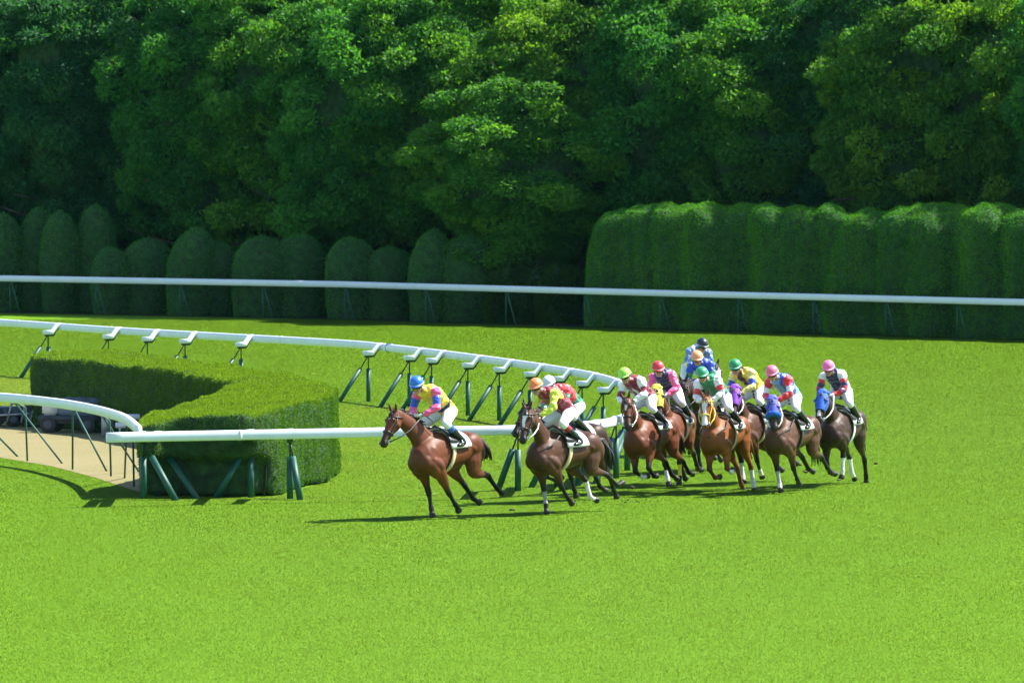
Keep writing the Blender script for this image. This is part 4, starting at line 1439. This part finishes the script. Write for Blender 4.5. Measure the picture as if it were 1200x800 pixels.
    for t, w, h in ((-.85, .06, .05), (-.6, .13, .10), (-.2, .175, .135), (.25, .178, .138), (.62, .160, .12)):
        d = (waist - pel); 
        rings.append(ring_pts(pel + d * t, Y, d.normalized().cross(Y), w + .004, h + .004, 18, 2.3))
    loft(bm, rings)
    for s in (1, -1):
        thigh(bm, s, .012); 
        q = L[s]; capsule(bm, [q['kn'], q['kn'].lerp(q['an'], .22)], [.072, .066])
    me = remesh(bm, .014, 3, .5)
    link('breeches', me, breech_m, root)
    for s in (1, -1):
        bm = bmesh.new()
        calf(bm, s, .012, .18); foot(bm, s, .010)
        me = remesh(bm, .013, 2, .5)
        P = vco(me); a = np.array(L[s]['kn']); b = np.array(L[s]['an']); d = b - a
        t = ((P - a) @ d) / (d @ d)
        C = np.tile(np.array((.012, .013, .016)), (len(P), 1)); C[t < .36] = j.get('boot_top', (.02, .02, .03))
        set_color(me, C)
        bo = link('boot', me, boot_m, root)
        bm = bmesh.new()
        q = L[s]; tc = q['an'].lerp(q['toe'], .55)
        pts = [tc + Vector((0, -.045, -.05)), tc + Vector((0, -.05, .02)), tc + Vector((0, 0, .075)), tc + Vector((0, .05, .02)), tc + Vector((0, .045, -.05)), tc + Vector((0, -.045, -.05))]
        tube(bm, pts, .007, 6)
        obj('stirrup', bm, steel_m, bo)
    # helmet with silk cap, peak and white band
    hcol = j['cap']
    hmt = mat('cap_' + j['cap_name'], hcol, .38, spec=.5, noise_scale=14, noise_amt=.06)
    bm = bmesh.new()
    hc = head + hu * .050 - fwd * .014
    rings = []
    for k in range(12):
        a = k / 11 * math.pi / 2 * .985
        r = math.cos(a); z = math.sin(a)
        rings.append(ring_pts(hc + hu * (.125 * z), hs, fwd, .122 * r, .140 * r, 26))
    rings.insert(0, ring_pts(hc - hu * .018, hs, fwd, .118, .136, 26))
    loft(bm, rings)
    hel = obj('helmet', bm, hmt, root)
    bm = bmesh.new()
    pk = []
    for sgn, o in ((1, 0), (-1, -.010)):
        pass
    rings = []
    for k in range(13):
        a = R(-62 + 124 * k / 12)
        pin = hc + hs * (math.sin(a) * .114) + fwd * (math.cos(a) * .130) - hu * .008
        po = hc + hs * (math.sin(a) * .128) + fwd * (math.cos(a) * .130 + .055 * math.cos(a * 1.35)) - hu * .030
        rings.append([pin + hu * .006, po + hu * .004, po - hu * .004, pin - hu * .006])
    loft(bm, rings)
    obj('helmet_peak', bm, hmt, hel)
    bm = bmesh.new()
    pts = ring_pts(hc - hu * .012, hs, fwd, .122, .141, 28); pts.append(pts[0])
    tube(bm, pts, [(.0085, .0085)] * len(pts), 6, caps=False)
    obj('helmet_band', bm, mat('band_' + j['cap_name'], tuple(lerp(x, .75, .55) for x in hcol), .5), hel)
    bm = bmesh.new()
    pts = [head + hs * (math.sin(R(a)) * .086) + fwd * (math.cos(R(a)) * .106) - hu * .002 for a in range(-80, 81, 16)]
    tube(bm, pts, [(.034, .016)] * len(pts), 8, side=hu)
    obj('goggles', bm, goggle_m, root)
    bm = bmesh.new()
    tube(bm, [hc + hs * .11 - hu * .02, head + hs * .070 - hu * .08 + fwd * .03, head - hu * .128 + fwd * .045, head - hs * .070 - hu * .08 + fwd * .03, hc - hs * .11 - hu * .02], .006, 6)
    obj('chin_strap', bm, leather_m, root)
    return root, L, M, S

# colours of silks
PINK = (.85, .10, .28); YEL = (.80, .58, .03); BLUE = (.02, .07, .50); NAVY = (.012, .02, .09); WHT = (.74, .76, .80); RED = (.60, .02, .03)
MAR = (.20, .008, .03); GRN = (.01, .20, .09); LIME = (.62, .72, .06); LBLUE = (.16, .30, .60); PYEL = (.75, .68, .22)
def s1(body, t, y, up):
    if body: return NAVY if t < .30 and t > .20 else (YEL if abs(y) < .20 else PINK)
    return PINK if t < .16 else BLUE if t < .42 else PINK
def s2(body, t, y, up):
    if body: return MAR if abs(y) < .19 else LIME
    return LIME
def s3(body, t, y, up):
    if body: return RED if t > .35 else GRN
    k = int(t * 6); return (RED, GRN, RED, RED, GRN, GRN, GRN)[min(k, 6)]
def s4(body, t, y, up):
    if body: return MAR if (y + 5) % .24 < .17 or t > .8 else WHT
    return WHT if t < .25 else MAR if t < .45 else WHT
def s5(body, t, y, up):
    if body: return NAVY if abs(y) < .13 else (BLUE if t > .6 else PINK)
    return PINK
def s6(body, t, y, up):
    if body: return BLUE if t > .4 or abs(y) > .1 else (.25, .35, .6)
    return BLUE if t < .28 else GRN if t < .5 else BLUE
def s7(body, t, y, up):
    if body: return (.03, .07, .28) if int((y + 1) * 12) % 2 else (.45, .5, .6)
    return PYEL if t > .45 else (.10, .18, .42)
def s8(body, t, y, up):
    if body: return GRN
    return WHT if t < .22 else RED if t < .42 else WHT
def s9(body, t, y, up):
    if body: return (.06, .03, .05) if abs(y) < .055 else YEL
    return PYEL if t < .22 else BLUE if t < .42 else PYEL
def s10(body, t, y, up):
    if body: return BLUE if y > .06 and t > .5 else (WHT if abs(abs(y) - .12) < .02 else LBLUE)
    return RED if t < .25 else WHT if t < .45 else RED
def s11(body, t, y, up):
    if body: return NAVY if abs(y) < .12 else WHT
    k = int(t * 7); return (WHT, RED, NAVY, RED, NAVY, RED, RED, RED)[min(k, 7)]

BAY = (.112, .032, .012); DBAY = (.066, .025, .012); RBAY = (.115, .031, .011); CHE = (.185, .057, .014); BRN = (.036, .017, .010); GBR = (.080, .034, .018)
GREYW = (.42, .48, .52)
field = [
    dict(px=527, yg=607, scale=1.06, th=35, roll=6, neck_yaw=-10, head_yaw=0, neck=40, head=56, coat=BAY, ears_back=.0, reins='dark', girth='tan',
         rf=(-14, -2, 6), lf=(-30, -40, -45), lf_shift=(-.04, -.10), rh=(38, -46, -38, -62), lh=(2, -76, -45, -60), tail=(.30, .35), blaze=(.016, .05, .25),
         socks={}, label='leading bay race horse in a brown bridle, clear in front along the near rail',
         j=dict(label='jockey in a bright blue cap and yellow silks with pink sleeves on the leading horse', cap=(.02, .15, .62), cap_name='bright_blue', silk=s1, head_yaw=6, boot_top=(.03, .10, .45))),
    dict(px=665, yg=602, scale=1.02, th=41, roll=6, neck_yaw=18, head_yaw=-6, neck=42, head=60, coat=DBAY, reins='white', girth='tan', martingale=(.02, .018, .018),
         rf=(-4, 0, 8), lf=(-20, -38, -50), rh=(38, -52, -14, -68), lh=(8, -74, -52, -105), tail=(.3, .55), blaze=(.035, .10, .62),
         socks={'rh': ((.72, .70, .66), .9)}, wraps={'rf': (.30, .28, .28)}, label='dark bay race horse with a white face stripe, second in the running',
         j=dict(label='jockey in an orange cap and maroon silks with lime yellow sleeves', cap=(.80, .22, .06), cap_name='orange', silk=s2, head_yaw=0, boot_top=(.35, .02, .04), dx=-.04)),
    dict(px=674, yg=588, th=37, roll=5, neck_yaw=-6, head_yaw=-2, neck=38, head=52, coat=BRN, reins='tan', girth='dark',
         rf=(30, -72, -110), lf=(-20, -20, -30), rh=(20, -50, -30, -60), lh=(-5, -40, -22, -34), tail=(.22, .75),
         label='brown race horse mostly hidden behind the dark bay with the white face stripe',
         j=dict(label='jockey in a white cap with red and green silks, half hidden behind the orange cap', cap=(.62, .62, .74), cap_name='white', silk=s3, crouch=.07, dx=-.06)),
    dict(px=773, yg=578, th=26, roll=11, neck_yaw=15, head_yaw=-4, neck=38, head=62, coat=RBAY, reins='white', girth='dark', ears_back=.5,
         rf=(18, -58, -100), lf=(26, -48, -95), rh=(30, -60, -30, -60), lh=(5, -60, -40, -80), tail=(.3, .6), blaze=(.018, .1, .4), socks={'rf': ((.72, .70, .66), .45)},
         label='reddish bay race horse leaning hard into the bend, third group against the rail',
         j=dict(label='jockey in a lime green cap and maroon and white silks on the leaning bay', cap=(.32, .70, .06), cap_name='lime', silk=s4, head_yaw=-10, glove=(.7, .7, .72))),
    dict(px=796, yg=569, th=14, roll=6, neck_yaw=0, head_yaw=14, neck=46, head=66, coat=BAY, reins='dark', girth='tan', hood=(.72, .70, .06), hood_name='yellow', ears_back=.8,
         rf=(-10, 0, 5), lf=(2, 2, 8), rh=(10, -50, -20, -40), lh=(20, -60, -40, -60), wraps={'lf': (.75, .58, .06)}, socks={'rf': ((.5, .5, .52), .5)},
         label='bay race horse wearing a bright yellow hood, facing straight ahead',
         j=dict(label='jockey in a red cap and bright pink sleeves behind the yellow hood', cap=(.58, .035, .05), cap_name='red', silk=s5, head_yaw=8, lean=-.04)),
    dict(px=835, yg=553, th=16, roll=4, neck_yaw=-12, head_yaw=0, neck=40, head=60, coat=BRN, reins='dark', girth='dark',
         rf=(-2, 0, 5), lf=(15, -45, -90), rh=(20, -55, -30, -60), lh=(0, -50, -30, -60),
         label='almost black race horse mostly hidden between the yellow hood and the chestnut',
         j=dict(label='jockey in a peach orange cap and royal blue silks with green bands', cap=(.85, .33, .14), cap_name='peach', silk=s6, head_yaw=8)),
    dict(px=809, yg=533, th=-14, roll=-2, neck_yaw=12, head_yaw=0, neck=44, head=56, coat=BRN, reins='white', girth='white', blaze=(.05, .1, .8),
         rf=(0, -10, 5), lf=(20, -50, -90), rh=(20, -55, -30, -60), lh=(0, -50, -30, -60),
         label='black race horse with a white nose at the back of the field',
         j=dict(label='jockey in a black cap and pale yellow sleeves, farthest back of the riders', cap=(.012, .02, .035), cap_name='black', silk=s7, head_yaw=0)),
    dict(px=858, yg=577, th=21, roll=9, neck_yaw=13, head_yaw=-12, neck=40, head=60, coat=CHE, reins='yellow', bridle='yellow', girth='tan', points_on=False, hair='chestnut', blaze=(.045, .05, .95), ears_back=.3,
         rf=(28, -45, -95), lf=(12, -70, -110), rh=(0, -40, -10, -20), lh=(0, -36, -4, -10), socks={'lf': ((.75, .74, .72), .7), 'lh': ((.55, .58, .60), .8)}, martingale=(.04, .02, .12),
         label='copper chestnut race horse with a broad white blaze and yellow bridle',
         j=dict(label='jockey in a green cap and green silks with white and red sleeves on the chestnut', cap=(.03, .30, .13), cap_name='green', silk=s8, head_yaw=4, lean=-.03)),
    dict(px=890, yg=567, th=30, roll=5, neck_yaw=17, head_yaw=0, neck=42, head=56, coat=DBAY, reins='white', girth='tan', hood=(.20, .04, .42), hood_name='purple',
         rf=(-8, 4, 8), lf=(-16, -26, -45), rh=(20, -60, -30, -60), lh=(10, -64, -50, -70), socks={'rf': (GREYW, .9), 'lf': ((.5, .5, .5), .25)},
         label='dark bay race horse wearing a purple hood, between the chestnut and the blue noseband',
         j=dict(label='jockey in a green cap and yellow silks with blue arm bands, behind the purple hood', cap=(.02, .26, .10), cap_name='deep_green', silk=s9, head_yaw=4)),
    dict(px=932, yg=577, th=27, roll=5, neck_yaw=16, head_yaw=8, neck=36, head=62, coat=GBR, reins='white', girth='dark', hood=(.09, .10, .48), hood_name='blue_violet', sheepskin=(.01, .09, .45), cups=False, martingale=(.01, .05, .18),
         rf=(-6, -2, 8), lf=(-14, -34, -50), rh=(45, -60, -40, -70), lh=(5, -70, -46, -60), socks={'rf': ((.35, .36, .38), .95)}, tail=(.1, .85),
         label='brown race horse with a thick blue sheepskin noseband, reaching forward beside the purple hood',
         j=dict(label='jockey in a pink cap and light blue silks with red sleeves behind the blue noseband', cap=(.80, .14, .26), cap_name='pink', silk=s10, head_yaw=-4)),
    dict(px=989, yg=569, th=20, roll=3, neck_yaw=2, head_yaw=0, neck=38, head=56, coat=BRN, dark=(.02, .012, .01), reins='white', girth='white', hood=(.02, .10, .50), hood_name='blue', cups=False, blaze=(.03, .5, .8),
         rf=(14, -40, -80), lf=(2, 4, 6), lf_shift=(0, .14), rh=(10, -50, -14, -40), lh=(-5, -42, -14, -16), socks={'lf': ((.72, .72, .72), .9), 'rh': ((.72, .72, .72), .9)}, tail=(.2, .7),
         label='near black race horse in a royal blue hood on the outside of the field',
         j=dict(label='jockey in a pink cap with red, white and navy silks on the widest running horse', cap=(.82, .15, .34), cap_name='rose_pink', silk=s11, head_yaw=-4)),
]
for sp in field:
    hr, info = build_horse(sp)
    jr, L, M, S = build_jockey(sp, hr)
    if sp is field[0]:
        t = thing('riding_whip', 'thin dark whip held down along the flank by the rider in the blue cap', 'whip', jr.location + (M.to_3x3() @ L[1]['ha']))
        t.rotation_euler = jr.rotation_euler
        bm = bmesh.new(); tube(bm, [(.05, 0, .05), (-.12, .08, -.10)], .010, 8); obj('grip', bm, leather_m, t)
        bm = bmesh.new(); tube(bm, [(-.12, .08, -.10), (-.36, .16, -.36), (-.42, .17, -.42)], [.007, .005, .010], 8); obj('shaft', bm, leather_m, t)

# ------------------------------------------------------------------ equipment parked on the infield, behind the crossing rail
GREYBLUE = mat('grey_blue_paint', (0.10, 0.15, 0.22), .5, noise_scale=5, noise_amt=.2)
DARKBODY = mat('dark_chassis', (0.02, 0.03, 0.04), .6)
PALE = mat('pale_panel', (0.55, 0.56, 0.54), .6, noise_scale=6, noise_amt=.12)
TARP = mat('grey_tarpaulin', (0.06, 0.08, 0.10), .7, noise_scale=7, noise_amt=.5, bump=.5)
def wheel(parent, c, r, w, ax=(0, 1, 0)):
    ax = Vector(ax).normalized(); s = ax.cross(Vector((0, 0, 1))).normalized(); u = Vector((0, 0, 1))
    bm = bmesh.new()
    loft(bm, [ring_pts(Vector(c) + ax * o, s, u, r * k, r * k, 24) for o, k in ((-w / 2, .86), (-w * .42, .97), (-w * .2, 1), (w * .2, 1), (w * .42, .97), (w / 2, .86))])
    t = obj('wheel', bm, RUBBER, parent)
    bm = bmesh.new()
    loft(bm, [ring_pts(Vector(c) + ax * o, s, u, r * k, r * k, 20) for o, k in ((-w / 2 - .012, .30), (-w / 2 - .006, .55), (w / 2 + .006, .55), (w / 2 + .012, .30))])
    obj('rim', bm, mat('dull_rim', (.05, .06, .07), .6), t)
# low flat trailer with a white bin
p0 = gp(84, 506.5)
t = thing('utility_trailer', 'low dark trailer carrying a pale box and grey blue panels behind the curved rail', 'trailer', p0)
t.rotation_euler = (0, 0, R(-12)); t.scale = (1, .55, .95)
bm = bmesh.new(); box(bm, (0, 0, .34), (1.36, 1.2, .12), bevel=.02); box(bm, (0, -.5, .26), (1.3, .06, .10), bevel=.01); obj('chassis', bm, DARKBODY, t)
bm = bmesh.new(); box(bm, (.22, 0, .56), (.90, 1.0, .30), bevel=.03); box(bm, (.22, 0, .725), (.94, 1.04, .03), bevel=.01); obj('panel_box', bm, GREYBLUE, t)
bm = bmesh.new(); box(bm, (-.45, -.1, .58), (.34, .6, .34), bevel=.04); box(bm, (-.45, -.1, .765), (.37, .63, .03), bevel=.01); obj('pale_box', bm, PALE, t)
bm = bmesh.new()
for i in range(7):
    ball(bm, (-.15 + i * .12, .05 * math.sin(i * 3), .745), .12, 2, (1.3, 2.4, .5 + .3 * math.sin(i * 1.7) ** 2))
me = remesh(bm, .03, 4)
link('folded_tarpaulin', me, TARP, t)
for x, y in ((-.45, -.56), (.45, -.56), (-.45, .56), (.45, .56)):
    wheel(t, (x, y, .19), .19, .12)
bm = bmesh.new(); tube(bm, [(.66, -.2, .32), (.86, -.2, .28), (.90, -.2, .10)], .025, 8); obj('tow_bar', bm, DARKBODY, t)
# mower like machine with exposed frame
p1 = gp(16, 499)
t = thing('ground_machine', 'grey wheeled turf machine with open frame at the left end of the crossing rail', 'machine', p1)
t.scale = (1, 1, .85)
bm = bmesh.new(); box(bm, (-.1, 0, .38), (.8, .8, .26), bevel=.05); obj('body', bm, TARP, t)
bm = bmesh.new(); box(bm, (.02, -.05, .68), (.20, .3, .20), bevel=.05); obj('seat', bm, PALE, t)
bm = bmesh.new()
for x in (-.42, -.12, .20, .40):
    tube(bm, [(x, -.45, .12), (x + .10, -.46, .60), (x - .04, -.40, .86)], .028, 8)
tube(bm, [(-.48, -.44, .30), (.48, -.47, .36)], .03, 8); tube(bm, [(-.4, -.40, .86), (.36, -.40, .84)], .025, 8)
obj('frame', bm, GREY_MET, t)
for x, r in ((-.42, .27), (.02, .20), (.36, .27)):
    wheel(t, (x, -.34, r), r, .16)
for x, r in ((-.42, .27), (.36, .27)):
    wheel(t, (x, .36, r), r, .16)
# round grey bin on the path edge
p2 = gp(126, 512)
t = thing('control_box', 'pale grey box with a round dial on legs near the end of the curved rail', 'box', p2)
bm = bmesh.new(); box(bm, (0, 0, .30), (.26, .2, .54), bevel=.02); obj('case', bm, GREY_MET, t)
bm = bmesh.new(); loft(bm, [ring_pts(Vector((.03, -.10 - o, .42)), Vector((1, 0, 0)), Vector((0, 0, 1)), .07, .07, 18) for o in (0, .03)]); obj('dial', bm, PALE, t)
# white hurdle boards leaning by the hedge
p3 = gp(154, 514)
t = thing('white_barrier', 'stack of two white boards on short legs between the curved rail and the hedge', 'barrier', p3)
for z, w in ((.30, .9), (.48, 1.0)):
    bm = bmesh.new(); box(bm, (.1, 0, z), (w, .05, .12), bevel=.012); obj('board', bm, WHITE, t)
for x in (-.25, .45):
    bm = bmesh.new(); box(bm, (x, .04, .26), (.05, .05, .52), bevel=.008); obj('leg', bm, WHITE, t)

# ------------------------------------------------------------------ clods kicked up by the hooves
clod_m = mat('soil_clod', (0.045, 0.03, 0.018), .95, noise_scale=40, noise_amt=.4)
rr = random.Random(4)
spots = [(736, 586), (741, 590), (748, 588), (733, 592), (600, 598), (938, 548), (945, 551), (944, 562), (906, 578), (915, 573), (984, 563), (975, 566), (1026, 552), (845, 585), (560, 606), (806, 579)]
for i, (x, y) in enumerate(spots):
    p = gp(x, y)
    bm = bmesh.new(); ball(bm, (0, 0, .01), .022 + .022 * rr.random(), 2, (1.3, 1, .6))
    for v in bm.verts: v.co += noise.noise_vector(v.co * 25 + Vector((i, 0, 0))) * .022
    o = obj('turf_clod', bm, clod_m)
    o.location = p + Vector((0, 0, rr.choice((0, 0, .15, .3, .05))))
    tag(o, 'small dark clod of turf kicked up on the grass by the galloping horses', 'clod', 'kicked up turf clods')
